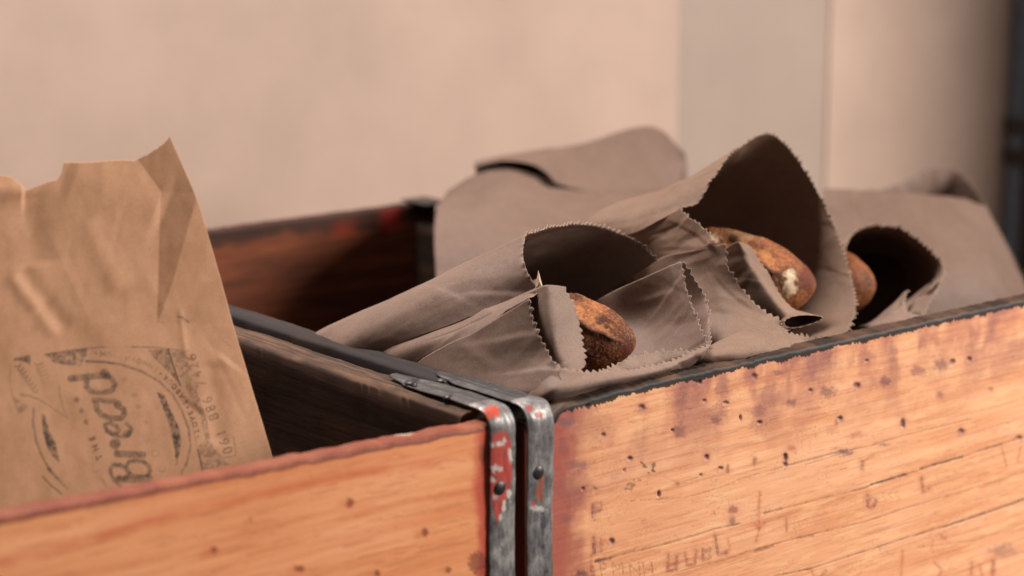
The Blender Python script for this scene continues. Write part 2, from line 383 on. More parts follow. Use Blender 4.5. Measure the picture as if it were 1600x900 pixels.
def Z(ox, oy, s): return lambda pts: [(ox + x / s, oy + y / s) for x, y in pts]
def paint_right(p, P, isf, istop, isback):
    X, Y = p.X, p.Y
    xw = P[:, 0]; zw = P[:, 2]
    n1 = fbm(xw * 260, zw * 300, 51); n2 = fbm(xw * 60, zw * 60, 52)
    al = np.arange(len(X))
    # long fine grain of the surface
    g = fbm(xw * 14, zw * 900, 53)
    p.over(al, lin(168, 92, 62), np.clip((g - 0.56) * 2.2, 0, 0.35) * isf)
    g2 = fbm(xw * 40 + 5, zw * 260, 54)
    p.over(al, lin(250, 200, 150), np.clip((g2 - 0.55) * 2.0, 0, 0.4) * isf)
    # purple-grey bleeding of ink on the upper part, dark wet left end
    d = 0.316 - zw
    up = np.clip(1 - d / 0.075, 0, 1) * isf
    colm = fbm(xw * 75, zw * 8, 55)
    n3 = fbm(xw * 34, zw * 26, 58)
    p.over(al, lin(172, 100, 88), np.minimum(1, up * 1.3) * np.clip((n3 * .8 + colm * .2 - 0.42) * 3.0, 0, 0.5))
    p.over(al, PURP, up * np.clip((colm * 0.12 + n3 * 0.5 + n2 * .38 - 0.51) * 4.0, 0, 0.5))
    le = np.clip(1 - (X - 866) / 60, 0, 1) * isf
    p.over(al, lin(150, 70, 66), np.clip(le * 1.2 + (n2 - 0.5) * 1.3, 0, 0.7) * (le > 0))
    le2 = np.clip(1 - (X - 866) / 26, 0, 1) * isf
    p.over(al, lin(160, 70, 62), np.clip(le2 + (n2 - 0.5) * 1.4, 0, 0.45) * (le2 > 0))
    z8 = Z(860, 560, 2.162)
    dents = np.zeros(len(X))
    for (x, y, rx, ry, c, a) in [(60, 215, 32, 16, BLUEG, .8), (95, 360, 36, 16, BLUEG, .6), (45, 300, 16, 34, PURP, .5),
            (50, 540, 26, 16, PURP, .6), (70, 440, 70, 60, PURP, .35), (140, 230, 60, 60, PURP, .3),
            (435, 245, 20, 22, INK, .8), (412, 243, 6, 6, INK, .8), (308, 165, 14, 12, INK, .85), (125, 165, 9, 12, INK, .8),
            (178, 258, 9, 8, INK, .6), (562, 210, 22, 12, INK, .8), (560, 180, 30, 24, PURP, .45), (592, 150, 14, 7, INK, .7),
            (700, 180, 30, 18, PURP, .65), (706, 216, 10, 8, INK, .9), (642, 200, 5, 12, BLACK, .6), (688, 62, 13, 14, INK, .75),
            (762, 47, 18, 9, INK, .7), (520, 143, 8, 6, INK, .6), (505, 82, 8, 8, INK, .7), (580, 90, 24, 56, PURP, .6),
            (440, 140, 22, 60, PURP, .45), (814, 150, 22, 14, INK, .75), (878, 108, 9, 8, INK, .85), (935, 115, 26, 18, INK, .75),
            (1036, 93, 14, 13, INK, .85), (1133, 76, 18, 16, INK, .8), (1240, 42, 26, 16, PURP, .7), (1320, 20, 24, 18, INK, .7),
            (1357, 14, 12, 14, INK, .75), (1415, 3, 10, 12, INK, .7), (1068, 8, 8, 6, INK, .7), (1487, 102, 8, 8, PURP, .7),
            (1315, 122, 12, 10, PURP, .7), (978, 203, 12, 10, BLUEG, .9), (968, 216, 6, 12, DKRED, .6), (1190, 218, 10, 20, BLUEG, .9),
            (1387, 247, 13, 12, INK, .85), (1582, 269, 13, 10, INK, .7), (528, 333, 10, 13, INK, .85), (268, 338, 10, 8, INK, .9),
            (366, 458, 7, 14, INK, .95), (794, 334, 8, 18, INK, .9), (815, 303, 14, 10, lin(170, 80, 66), .6), (793, 358, 10, 10, BLUEG, .5),
            (110, 440, 7, 8, INK, .8), (152, 438, 7, 6, lin(80, 70, 40), .8), (250, 378, 5, 6, INK, .8), (430, 425, 7, 6, DKRED, .7),
            (575, 371, 11, 7, INK, .8), (600, 375, 5, 15, DKRED, .7), (690, 347, 8, 13, DKRED, .7), (508, 393, 5, 5, INK, .7),
            (995, 316, 26, 10, BLUEG, .8), (1130, 292, 20, 5, BLUEG, .5), (620, 510, 17, 13, lin(130, 60, 56), .8), (614, 550, 11, 16, lin(120, 84, 80), .8),
            (206, 617, 12, 13, INK, .7), (105, 728, 26, 13, BLACK, .95), (1035, 258, 24, 12, lin(180, 96, 76), .5), (950, 240, 22, 14, lin(190, 90, 74), .35),
            (1530, 648, 44, 22, lin(130, 104, 92), .55), (920, 40, 50, 60, PURP, .35), (740, 110, 26, 50, PURP, .3)]:
        q = z8([(x, y)])[0]; p.blob(q[0], q[1], rx / 2.4, ry / 2.4, c, a * .8, 0.8, 0.9, 0.22); p.blob(q[0], q[1], rx / 1.5, ry / 1.5, lin(176, 108, 96), a * .3, 0.9, 1.2, 0.2)
        if rx < 15 and c in (INK, BLUEG, BLACK): t = Paint(X, Y); t.blob(q[0], q[1], rx / 3.2, ry / 3.2, (1, 1, 1), 1, .3, .6); dents = dents + t.a * 0.0014
    for _ in range(9):                                        # cluster of mould specks
        p.blob(1020 + rng.normal(0, 9), 729 + rng.normal(0, 5), 2 + rng.random() * 2, 2, lin(70, 62, 36), .7, .8)
        p.blob(993 + rng.normal(0, 9), 758 + rng.normal(0, 6), 2 + rng.random() * 3, 2, lin(110, 80, 50), .5, .8)
    dep = dents
    # long cracks along the grain
    cr = [([(630, 412), (800, 362), (900, 335), (980, 316), (1050, 303), (1190, 262), (1420, 205)], 5, .45),
          ([(720, 525), (870, 488), (1060, 440), (1090, 428), (1220, 388), (1390, 338), (1480, 306), (1600, 270)], 5, .6),
          ([(1085, 428), (1140, 412), (1200, 395)], 9, .85), ([(1250, 374), (1330, 352), (1390, 336)], 9, .85), ([(1470, 308), (1525, 292)], 8, .7),
          ([(150, 690), (250, 660), (330, 640), (420, 618), (560, 575), (640, 560)], 6, .6), ([(155, 688), (200, 678)], 12, .7),
          ([(440, 720), (600, 675), (720, 640), (860, 602), (1060, 555), (1200, 508), (1400, 450), (1600, 385)], 4, .55),
          ([(690, 655), (750, 635)], 9, .5), ([(830, 610), (885, 600)], 9, .5),
          ([(760, 735), (880, 712), (1000, 672), (1180, 615), (1330, 570), (1600, 478)], 5, .8), ([(1330, 572), (1460, 528), (1600, 478)], 7, .7),
          ([(1240, 640), (1420, 620), (1600, 560)], 6, .3), ([(300, 480), (460, 470), (560, 440), (620, 425)], 3, .35), ([(380, 400), (440, 425), (520, 390)], 3, .3),
          ([(1360, 735), (1480, 690), (1600, 655)], 5, .3), ([(860, 360), (940, 335), (1050, 300)], 4, .4)]
    for pts, w, a in cr:
        q = np.array(z8(pts)); qq = np.array([(np.interp(t, np.arange(len(q)), q[:, 0]), np.interp(t, np.arange(len(q)), q[:, 1])) for t in np.linspace(0, len(q) - 1, 6 * len(q))])
        qq[:, 1] += np.cumsum(rng.normal(0, 0.25, len(qq))) * 0.5
        p.stroke(qq, w / 2.162, lin(74, 54, 46), a, 0.55, 0.12)
        t = Paint(X, Y); t.stroke(qq, w / 2.162, (1, 1, 1), a, 0.5, 0.12); dep += t.a * 0.0009
    sp = fbm(xw * 900, zw * 700, 59, 2); sp2 = fbm(xw * 45, zw * 60, 60)
    p.over(al, lin(120, 66, 56), isf * np.clip((sp - .66) * 5, 0, .28) * np.clip((sp2 - .45) * 4, 0, 1))
    for k in range(130):                                      # short fine checks
        x = 880 + rng.random() * 720; y = 640 - 0.22 * (x - 870) + 20 + rng.random() ** 1.3 * 240; L = 6 + rng.random() * 26
        p.stroke([(x, y), (x + L / 2, y - L * .12), (x + L, y - L * 0.25)], 0.9, lin(120, 66, 48), .35 + rng.random() * .3, 0.5)
    # stamped letters, half gone
    def tx(ch, x, y, h, a, c=DKRED, sx=0.8, ang=0.12): q = z8([(x, y)])[0]; p.glyph(ch, q[0], q[1], h / 2.162, ang, c, a, 0.75, sx, 0.0)
    S = lambda pts, w, a, c=lin(120, 62, 58): (p.stroke(z8(pts), w * 1.5 / 2.162, c, a * .85, 0.65, 0.3), p.stroke(z8(pts), w * 4 / 2.162, lin(176, 96, 74), a * .4, 0.8, 0.2, soft=5))
    S([(143, 492), (142, 535)], 6, .8, INK); S([(143, 492), (172, 485), (174, 512), (148, 520)], 4, .6); p.blob(930, 797, 9, 7, PURP, .35)
    S([(146, 605), (148, 660)], 8, .9, INK); S([(172, 608), (172, 655)], 5, .55); S([(146, 632), (172, 630)], 12, .4)
    S([(138, 665), (136, 720)], 5, .5); S([(140, 705), (145, 735)], 9, .8, INK)
    for x, ch in ((180, 'P'), (228, 'M'), (285, 'N'), (330, 'H')): tx(ch, x, 712, 52, .5)
    S([(398, 662), (395, 718), (424, 714), (428, 668)], 7, .75, lin(92, 62, 64)); S([(398, 700), (424, 692)], 6, .6)
    S([(456, 660), (462, 700), (488, 694), (492, 650)], 7, .7, lin(110, 60, 58))
    S([(516, 645), (514, 680), (540, 674), (538, 640), (524, 655)], 7, .7, lin(92, 62, 64))
    S([(556, 600), (566, 664), (596, 656)], 7, .8, lin(86, 50, 60)); S([(600, 610), (606, 640), (590, 655)], 6, .4, RED)
    S([(707, 450), (704, 530), (706, 575), (694, 618)], 5, .5, RED); S([(690, 560), (706, 576), (722, 556)], 7, .5, RED); S([(798, 545), (798, 585)], 5, .6, DKRED)
    S([(1070, 462), (1072, 500), (1092, 502), (1100, 478)], 8, .8, lin(110, 64, 64)); S([(1070, 480), (1090, 470)], 6, .5)
    for x in (1128, 1150, 1172): tx('S', x, 470 - (x - 1128) * .1, 34, .35)
    S([(1254, 404), (1258, 452), (1278, 440)], 7, .7, DKRED); S([(1054, 350), (1052, 372)], 8, .8, INK); S([(1060, 345), (1090, 330)], 6, .5)
    S([(1524, 300), (1540, 362)], 4, .5, DKRED); S([(1590, 296), (1578, 346)], 4, .5, DKRED)
    S([(880, 712), (890, 735)], 6, .6); S([(930, 718), (916, 735)], 8, .5); S([(1190, 650), (1184, 735)], 5, .5, RED)
    S([(1290, 610), (1290, 640)], 8, .35, RED); S([(1320, 600), (1332, 608)], 10, .55, RED); S([(1424, 690), (1422, 735)], 8, .65, DKRED); S([(1496, 690), (1494, 735)], 10, .7, DKRED)
    S([(1300, 690), (1320, 712), (1314, 735)], 7, .5); S([(1448, 700), (1460, 735)], 6, .5)
    # black, ragged top edge
    rag = 0.0030 + 0.006 * np.clip(fbm(xw * 120, zw * 0, 56) - 0.32, 0, 1) + 0.0030 * fbm(xw * 520, zw * 200, 57)
    edge = P[:, 2] > (top_r(xw) - rag)
    p.over(al, BLACK, 0.95 * (edge & isf))
    p.over(al, BLACK, istop * np.clip(0.95 + (n2 - .5) * .25, 0, .98))
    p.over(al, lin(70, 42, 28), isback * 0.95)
    return dep
def paint_left(p, P, isf, istop, isback):
    xw = P[:, 0]; zw = P[:, 2]; al = np.arange(len(xw)); X, Y = p.X, p.Y
    g = fbm(xw * 5 + 3, zw * 200, 61); p.over(al, lin(206, 116, 74), np.clip((g - 0.50) * 2.4, 0, 0.28) * isf)
    g = fbm(xw * 30 + 3, zw * 900, 62); p.over(al, lin(176, 96, 60), np.clip((g - 0.56) * 2.2, 0, 0.35) * isf)
    n2 = fbm(xw * 70, zw * 70, 63)
    z7 = Z(0, 680, 2.051)
    p.stroke(z7([(0, 410), (150, 375), (330, 325), (460, 280), (740, 215), (1100, 130), (1400, 90)]), 14, lin(190, 84, 48), .55, 0.6, 0.03, soft=9)
    p.stroke(z7([(640, 385), (860, 350), (1080, 275), (1300, 215), (1500, 180)]), 8, lin(190, 92, 54), .45, 0.6, 0.03, soft=6)
    p.stroke(z7([(820, 300), (1000, 260), (1200, 225)]), 9, lin(200, 104, 62), .3, .6, 0.03, soft=7)
    re = np.clip(1 - (765 - X) / 34, 0, 1) * isf
    p.over(al, RED, np.clip(re * 2.2 - 0.5 + (n2 - 0.5) * 1.6, 0, 0.85) * (re > 0))
    for x, y, rx, ry in ((1122, 216, 11, 13), (1362, 312, 9, 11), (685, 367, 9, 9), (960, 428, 14, 9), (1436, 432, 8, 8), (1208, 443, 8, 9), (1545, 60, 10, 24), (805, 270, 5, 4)):
        q = z7([(x, y)])[0]; p.blob(q[0], q[1], rx / 1.7, ry / 1.7, lin(116, 52, 36), .85, .35, .6)
        p.blob(q[0] - 8, q[1] + 2, rx, ry * .5, lin(190, 100, 60), .35, .5, .9)
    q = z7([(1085, 52)])[0]; p.blob(q[0], q[1], 13, 7, lin(140, 96, 66), .8, .5); q = z7([(1530, 410)])[0]; p.blob(q[0], q[1], 14, 18, lin(110, 48, 42), .7, .5)
    e = P[:, 2] > (top_l(xw) - 0.0025 - 0.006 * (n2 - .5))
    p.over(al, lin(150, 74, 48), 0.6 * (e & isf)); p.over(al, lin(122, 58, 40), istop * np.clip(.93 + (n2 - .5) * .3, 0, .97))
    p.blob(625, 676, 22, 4.5, lin(170, 150, 136), .9, .5, .4)
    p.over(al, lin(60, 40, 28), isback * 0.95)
def top_r(x): return np.interp(x, [0.0, 0.022, 0.034, 0.10, 0.30, 0.54, 1.0], [0.3085, 0.3090, 0.3155, 0.3180, 0.3185, 0.3185, 0.319])
def top_l(x): return np.interp(x, [-1.0, -0.36, -0.05, 0.0], [0.327, 0.3232, 0.3150, 0.3135])

def along_y(name, parent, x0, x1, y0, y1, z0, z1, m, painter=None, d=0.004):
    """board running in y with a gently uneven, worn top edge"""
    ys = np.linspace(y0, y1, max(8, int((y1 - y0) / d)))
    prof = [(x0, t, 0) for t in np.linspace(0, 1, 30)] + [(x0 + .0012, 1, .0016), (x0 + .004, 1, .0028)] + \
           [(x, 1, .0032) for x in np.linspace(x0 + .006, x1 - .006, 22)] + [(x1 - .004, 1, .0028), (x1 - .0012, 1, .0016)] + [(x1, t, 0) for t in np.linspace(1, 0, 10)]
    P = []
    for y in ys:
        e = 0.0008 * mnoise.noise(Vector((y * 25, x0 * 90, 1))) + 0.0004 * mnoise.noise(Vector((y * 160, x0 * 90, 2)))
        for x, t, h in prof: P.append((x + 0.0006 * mnoise.noise(Vector((x * 300, y * 60, t * 9))), y, z0 + (z1 - .0032 + e - z0) * t + h + (0.0006 * mnoise.noise(Vector((x * 260, y * 14, 5))) + 0.0003 * mnoise.noise(Vector((x * 900, y * 20, 6))) if h else 0)))
    n = len(prof); P = np.array(P); faces = grid_faces(n, len(ys)).tolist()
    faces += [[j * n, (j + 1) * n, (j + 1) * n + n - 1, j * n + n - 1] for j in range(len(ys) - 1)]
    faces += [list(range(n)), list(range((len(ys) - 1) * n, len(ys) * n))[::-1]]
    pa = Paint(*project(P))
    if painter: painter(pa, P)
    return link(name, P, faces, m, parent, colors=pa.rgba())
def paint_end_left(p, P):
    al = np.arange(len(P)); n = fbm(P[:, 1] * 60, P[:, 0] * 300, 71); st = fbm(P[:, 1] * 12, P[:, 0] * 900, 72)
    topm = P[:, 2] > 0.3165
    p.over(al, lin(112, 82, 60), topm * np.clip(.55 + (n - .5) * 1.5, 0, .8))
    p.over(al, lin(40, 34, 32), topm * np.clip((st - .5) * 5, 0, .8))
    p.over(al, lin(34, 30, 30), topm * np.clip((P[:, 0] + 0.020) / 0.006, 0, 1) * .85)
def paint_end_right(p, P):
    al = np.arange(len(P)); n = fbm(P[:, 1] * 60, P[:, 0] * 300, 73)
    p.over(al, lin(40, 38, 40), (P[:, 2] > 0.3155) * np.clip(.75 + (n - .5), 0, .95))
def paint_back(p, P, isf, istop, isback):
    al = np.arange(len(P)); xw, zw = P[:, 0], P[:, 2]; n = fbm(xw * 30, zw * 60, 74)
    p.over(al, lin(34, 22, 18), istop * .8)
    p.over(al, lin(36, 22, 16), isf * np.clip((zw - 0.30 + (n - .5) * .03) / .008, 0, .75))
    band = (np.abs(zw - 0.305 - 0.008 * (n - .5)) < 0.012) & isf
    for x0, x1, a in ((0.385, 0.405, .8), (0.325, 0.345, .5)):
        p.over(al, lin(190, 48, 36), a * band * np.clip(1 - np.abs(xw - (x0 + x1) / 2) / (x1 - x0), 0, 1) * np.clip((n - .3) * 3, 0, 1))
DEP = 0.69
XL0, XL1 = at(764.5, 780, -0.0116)[0], at(803.5, 780, -0.0116)[0]
XR0, XR1 = at(823, 780, -0.0106)[0], at(863, 780, -0.0106)[0]
cl = tag(empty('wooden_crate', (-0.36, 0.3, 0)), 'wooden crate at left with plain orange pine front board and red painted corner strap', 'crate', 'old wooden crates side by side')
YL = -0.010
board('front_board', cl, -0.70, XL1 - 0.001, YL, 0.016, 0.002, top_l, 0.0016, 0.0016, W_FRONT_L, paint_left)
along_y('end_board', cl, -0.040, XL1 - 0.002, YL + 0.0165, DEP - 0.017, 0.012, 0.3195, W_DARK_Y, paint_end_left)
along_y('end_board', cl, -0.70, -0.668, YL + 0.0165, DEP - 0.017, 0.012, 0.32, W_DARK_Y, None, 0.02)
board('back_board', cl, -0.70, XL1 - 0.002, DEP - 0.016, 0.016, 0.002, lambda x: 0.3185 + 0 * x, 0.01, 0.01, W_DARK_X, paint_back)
for k in range(6):
    x0 = -0.667 + k * 0.105
    bx('bottom_slat', cl, W_DARK_Y, x0, x0 + 0.1, YL + 0.017, DEP - 0.018, 0.0, 0.012)
LEN = 0.99
cr_ = tag(empty('wooden_crate', (0.5, 0.3, 0)), 'long wooden crate at right with ink stained weathered front board, holding bagged loaves', 'crate', 'old wooden crates side by side')
YR = -0.009
board('front_board', cr_, XR0 + 0.001, LEN, YR, 0.016, 0.002, top_r, 0.0009, 0.0009, W_FRONT_R, paint_right, xfine=0.60)
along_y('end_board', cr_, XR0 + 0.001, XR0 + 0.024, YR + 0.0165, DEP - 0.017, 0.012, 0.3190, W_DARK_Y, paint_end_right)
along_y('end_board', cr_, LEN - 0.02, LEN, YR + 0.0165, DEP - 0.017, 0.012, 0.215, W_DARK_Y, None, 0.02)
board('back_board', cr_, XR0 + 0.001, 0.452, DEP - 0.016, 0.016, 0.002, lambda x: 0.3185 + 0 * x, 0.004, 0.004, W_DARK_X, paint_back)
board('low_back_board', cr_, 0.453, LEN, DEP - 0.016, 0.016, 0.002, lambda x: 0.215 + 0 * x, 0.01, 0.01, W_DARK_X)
for k in range(9):
    x0 = 0.032 + k * 0.104
    bx('bottom_slat', cr_, W_DARK_Y, x0, x0 + 0.1, YR + 0.017, DEP - 0.018, 0.0, 0.012)
along_y('cross_divider', cr_, 0.425, 0.443, 0.30, DEP - 0.0165, 0.012, 0.300, W_DARK_Y, paint_end_right, 0.01)
V, Fc = box(0.420, 0.452, DEP - 0.040, DEP + 0.003, 0.3195, 0.3215, 0.0008)
link('metal_clip', V, Fc, NAIL, cr_)

def strap(parent, x0, x1, yfront, ytail, ztop, zbot, painter, taper=0.35, rad=0.011, lift=0.0):
    """steel band: lies on the end board's top, bends over the front corner and runs down the front"""
    path = []; yf = yfront - 0.0016
    for y in np.linspace(ytail, yf + rad, 90): path.append((y, ztop + 0.0012 + lift * max(0, 1 - abs(y - 0.035) / 0.05)))
    for a in np.linspace(0, math.pi / 2, 26)[1:]: path.append((yf + rad - rad * math.sin(a), ztop + 0.0012 - rad + rad * math.cos(a)))
    for z in np.linspace(ztop - rad, zbot, 180)[1:]: path.append((yf + 0.0006 * math.sin(z * 60), z))
    path = np.array(path); s = np.r_[0, np.cumsum(np.hypot(*np.diff(path, axis=0).T))]
    nu = 26; P = []; Nn = []
    tg = np.gradient(path, axis=0); tg /= np.linalg.norm(tg, axis=1)[:, None]
    for (y, z), t, ss in zip(path, tg, s):
        wf = taper + (1 - taper) * min(1, ss / 0.03)
        ny, nz = t[1], -t[0]                         # outward normal
        if nz < 0 and ny > 0: ny, nz = -ny, -nz
        if ny > 0: ny, nz = -ny, -nz
        if abs(ny) < 0.02: ny, nz = 0, 1
        for i in range(nu):
            u = i / (nu - 1); c = (x0 + x1) / 2
            edge = 0.0007 * mnoise.noise(Vector((ss * 90, 0 if u < .5 else 7, x0 * 50)))
            x = c + (u - 0.5) * (x1 - x0) * wf + edge * (2 * u - 1)
            h = 0.0011 * (1 - (2 * u - 1) ** 4) + 0.0003 * mnoise.noise(Vector((x * 300, ss * 120, 3)))
            P.append((x, y + ny * h, z + nz * h))
    P = np.array(P); pa = Paint(*project(P)); painter(pa, P)
    o = link('metal_strap', P, grid_faces(nu, len(path)), STRAP, parent, colors=pa.rgba())
    sm = o.modifiers.new('solid', 'SOLIDIFY'); sm.thickness = 0.0012; sm.offset = 0
    return o
SRED = lin(172, 58, 44)
def paint_sl(p, P):
    z4 = Z(560, 560, 2.647); n = fbm(P[:, 0] * 500, P[:, 2] * 400, 81); al = np.arange(len(P))
    for x, y, rx, ry in ((552, 225, 30, 26), (560, 215, 22, 18)): q = z4([(x, y)])[0]; p.blob(q[0], q[1], rx / 2.6, ry / 2.6, lin(190, 66, 40), .95, 1.1, .15)
    p.poly(z4([(556, 305), (610, 298), (630, 350), (632, 430), (634, 500), (612, 570), (588, 640), (574, 690), (560, 640), (548, 600), (542, 520), (545, 400)]), SRED, .97, .12, .15)
    for k in range(14): p.blob(764 + rng.random() * 40, 672 + rng.random() * 120, 1.5 + rng.random() * 3, 1.5 + rng.random() * 5, lin(186, 180, 174) if rng.random() < .6 else lin(84, 70, 68), .8, .8, .3)
    for x, y, rx, ry in ((582, 355, 16, 9), (560, 455, 12, 18), (626, 400, 8, 30), (585, 655, 8, 12), (552, 500, 8, 14), (620, 560, 10, 20), (600, 610, 8, 26)):
        q = z4([(x, y)])[0]; p.blob(q[0], q[1], rx / 2.6, ry / 2.6, lin(196, 188, 180), .9, .7, .2)
    for x, y in ((575, 760), (600, 800), (560, 850), (590, 720)): q = z4([(x, y)])[0]; p.blob(q[0], q[1], 7, 8, lin(60, 60, 64), .6, .9)
    p.over(al, lin(46, 44, 44), (P[:, 1] > 0.010) * np.clip(.85 + (n - .5) * 1.2, 0, .96))
def paint_sr(p, P):
    z4 = Z(560, 560, 2.647); n = fbm(P[:, 0] * 500, P[:, 2] * 400, 82); al = np.arange(len(P))
    for x, y, rx, ry, c in ((705, 210, 14, 12, SRED), (745, 235, 16, 14, lin(160, 76, 50)), (748, 550, 16, 44, lin(150, 78, 54)), (722, 600, 8, 20, lin(196, 70, 60)), (760, 500, 8, 14, SRED),
                            (762, 680, 10, 44, lin(44, 52, 66)), (762, 780, 8, 12, lin(40, 46, 60)), (760, 640, 8, 8, lin(40, 46, 60)), (740, 620, 30, 12, lin(190, 186, 182))):
        q = z4([(x, y)])[0]; p.blob(q[0], q[1], rx / 2.6, ry / 2.6, c, .85, .6, .25)
    p.over(al, lin(38, 36, 36), (P[:, 1] > 0.006) * np.clip(.85 + (n - .5) * 1.2, 0, .96))
s1 = strap(cl, XL0, XL1, YL, 0.105, 0.3205, 0.035, paint_sl, lift=0.0012)
s2 = strap(cr_, XR0, XR1, YR, 0.095, 0.3185, 0.035, paint_sr)
def nail(parent, p, nrm, r=0.0042):
    n = 14; nrm = Vector(nrm).normalized(); q = nrm.to_track_quat('Z', 'Y').to_matrix()
    V = []; Fc = []
    rings = [(1.0, -0.0005), (1.0, 0.0009), (0.8, 0.0016), (0.4, 0.0021)]
    for rr, h in rings:
        for k in range(n): V.append(Vector(p) + q @ Vector((rr * r * math.cos(2 * math.pi * k / n), rr * r * math.sin(2 * math.pi * k / n), h)))
    V.append(Vector(p) + q @ Vector((0, 0, 0.0023)))
    for j in range(3):
        for k in range(n): Fc.append([j * n + k, j * n + (k + 1) % n, (j + 1) * n + (k + 1) % n, (j + 1) * n + k])
    for k in range(n): Fc.append([3 * n + k, 3 * n + (k + 1) % n, 4 * n])
    return link('nail_head', [tuple(v) for v in V], Fc, NAIL, parent)
def onfront(px, py, Y): return tuple(at(px, py, Y))
nail(s1, onfront(780, 762, YL - 0.0026), (0, -1, 0), 0.0050)
nail(s2, onfront(840, 738, YR - 0.0026), (0, -1, 0), 0.0050)
def ontop(px, py, z): r = ray(px, py); return tuple(CAM + r * ((z - CAM[2]) / r[2]))
nail(s1, ontop(642, 600, 0.3228), (0, 0, 1), 0.0042)
nail(s1, ontop(700, 622, 0.3228), (0, 0, 1), 0.0036)
nail(s2, ontop(690, 596, 0.3208), (0, 0, 1), 0.0042)

# ------------------------------------------------------------------ paper sheets
def crom(P, t):
    """Catmull-Rom through rows of P (n, ..., 3) at parameters t in 0..n-1"""
    n = len(P); Pp = np.concatenate([(2 * P[0] - P[1])[None], P, (2 * P[-1] - P[-2])[None]])
    k = np.clip(np.floor(t).astype(int), 0, n - 2); f = (t - k).reshape((-1,) + (1,) * (P.ndim - 1))
    a, b, c, d = Pp[k], Pp[k + 1], Pp[k + 2], Pp[k + 3]
    return 0.5 * ((2 * b) + (c - a) * f + (2 * a - 5 * b + 4 * c - d) * f ** 2 + (3 * b - a - 3 * c + d) * f ** 3)
def smoothn(A, it=1): return A
def sheet(name, parent, rows, m, teeth=0.0054, amp=0.0026, wr=0.0007, seed=0, step=0.0016, rim='last', thick=0.00022, zig=True, nc=9, ca=.0013, flare=0.0):
    """paper panel through rows of (photo x, photo y, depth y); the last row is the cut, toothed rim"""
    C = np.array([[at(*p) if len(p) == 3 else np.array(p[1:]) for p in r_] for r_ in rows])
    L = np.linalg.norm(np.diff(C[-1], axis=0), axis=1).sum()
    Lv = max(np.linalg.norm(np.diff(C, axis=0), axis=2).sum(0))
    nt_ = max(2, int(round(L / teeth))); nu = nt_ * 5 + 1; nv = max(6, int(Lv / step / 1.6))
    # even spacing along the rim
    tt = np.linspace(0, C.shape[1] - 1, 400); cr = crom(C[-1], tt); s = np.r_[0, np.cumsum(np.linalg.norm(np.diff(cr, axis=0), axis=1))]
    tu = np.interp(np.linspace(0, s[-1], nu), s, tt)
    tv = np.linspace(0, 1, nv) * (C.shape[0] - 1)
    G = crom(C, tv); G = np.swapaxes(crom(np.swapaxes(G, 0, 1), tu), 0, 1)          # (nv, nu, 3)
    # wrinkles
    du = np.gradient(G, axis=1); dv = np.gradient(G, axis=0); nr = np.cross(du, dv); nr /= np.maximum(np.linalg.norm(nr, axis=2, keepdims=True), 1e-9)
    w = np.zeros(G.shape[:2])
    for j in range(nv):
        for i in range(0, nu):
            q = G[j, i]
            w[j, i] = mnoise.noise(Vector((q[0] * 45 + seed, q[1] * 45, q[2] * 45))) * 1.5 + 0.6 * abs(mnoise.noise(Vector((q[0] * 110 + seed, q[1] * 110, q[2] * 110)))) + 0.25 * mnoise.noise(Vector((q[0] * 320, q[1] * 320 + seed, q[2] * 320)))
    # straight crisp creases, most of them running from the closed end to the mouth
    rc = np.random.default_rng(seed + 77); U = np.linspace(0, L, nu)[None, :]; Vv = np.linspace(0, Lv, nv)[:, None]
    cre = np.zeros(G.shape[:2])
    for k in range(nc):
        th = rc.normal(0, 0.35) if rc.random() < 0.7 else rc.uniform(-1.5, 1.5)
        u0 = rc.uniform(0, L); v0 = Lv - abs(rc.normal(0, 0.05)); wd = rc.uniform(0.006, 0.022); ln = rc.uniform(0.02, 0.07)
        du_ = U - u0; dv_ = Vv - v0
        ac = du_ * math.cos(th) + dv_ * math.sin(th); lo = -du_ * math.sin(th) + dv_ * math.cos(th)
        f = np.clip(1 - (np.abs(lo) / ln) ** 2, 0, 1)
        side = np.where(ac > 0, wd, wd * rc.uniform(.25, .6))
        cre += rc.choice([-1, 1]) * rc.uniform(.4, 1) * ca * 1.35 * (wd / .02) ** .5 * f * np.clip(1 - np.abs(ac) / side, 0, 1)
    G = G + nr * (w * wr * .7 + cre)[..., None]
    if zig:
        r2 = np.random.default_rng(seed + 5); A = amp * (0.35 + 0.95 * r2.random(nt_ + 1)); A[r2.random(nt_ + 1) < .06] *= 0.15
        ph = np.array([0.0, 0.55, 1.0, 0.8, 0.25])
        off = np.array([ph[i % 5] * A[min(i // 5, nt_)] for i in range(nu)])
        d = G[-1] - G[-2]; tgn = np.gradient(G[-1], axis=0); tgn /= np.maximum(np.linalg.norm(tgn, axis=1, keepdims=True), 1e-9)
        d = d - tgn * (d * tgn).sum(1, keepdims=True); d /= np.maximum(np.linalg.norm(d, axis=1, keepdims=True), 1e-9)
        if flare:
            ow = G[-1] - G[-1].mean(0); ow -= tgn * (ow * tgn).sum(1, keepdims=True); ow /= np.maximum(np.linalg.norm(ow, axis=1, keepdims=True), 1e-9)
            d = d + flare * ow; d /= np.maximum(np.linalg.norm(d, axis=1, keepdims=True), 1e-9)
        G[-1] += d * off[:, None] - d * (amp * 0.3)
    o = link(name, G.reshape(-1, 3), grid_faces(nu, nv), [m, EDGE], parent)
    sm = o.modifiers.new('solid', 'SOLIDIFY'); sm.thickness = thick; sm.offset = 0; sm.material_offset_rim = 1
    return o

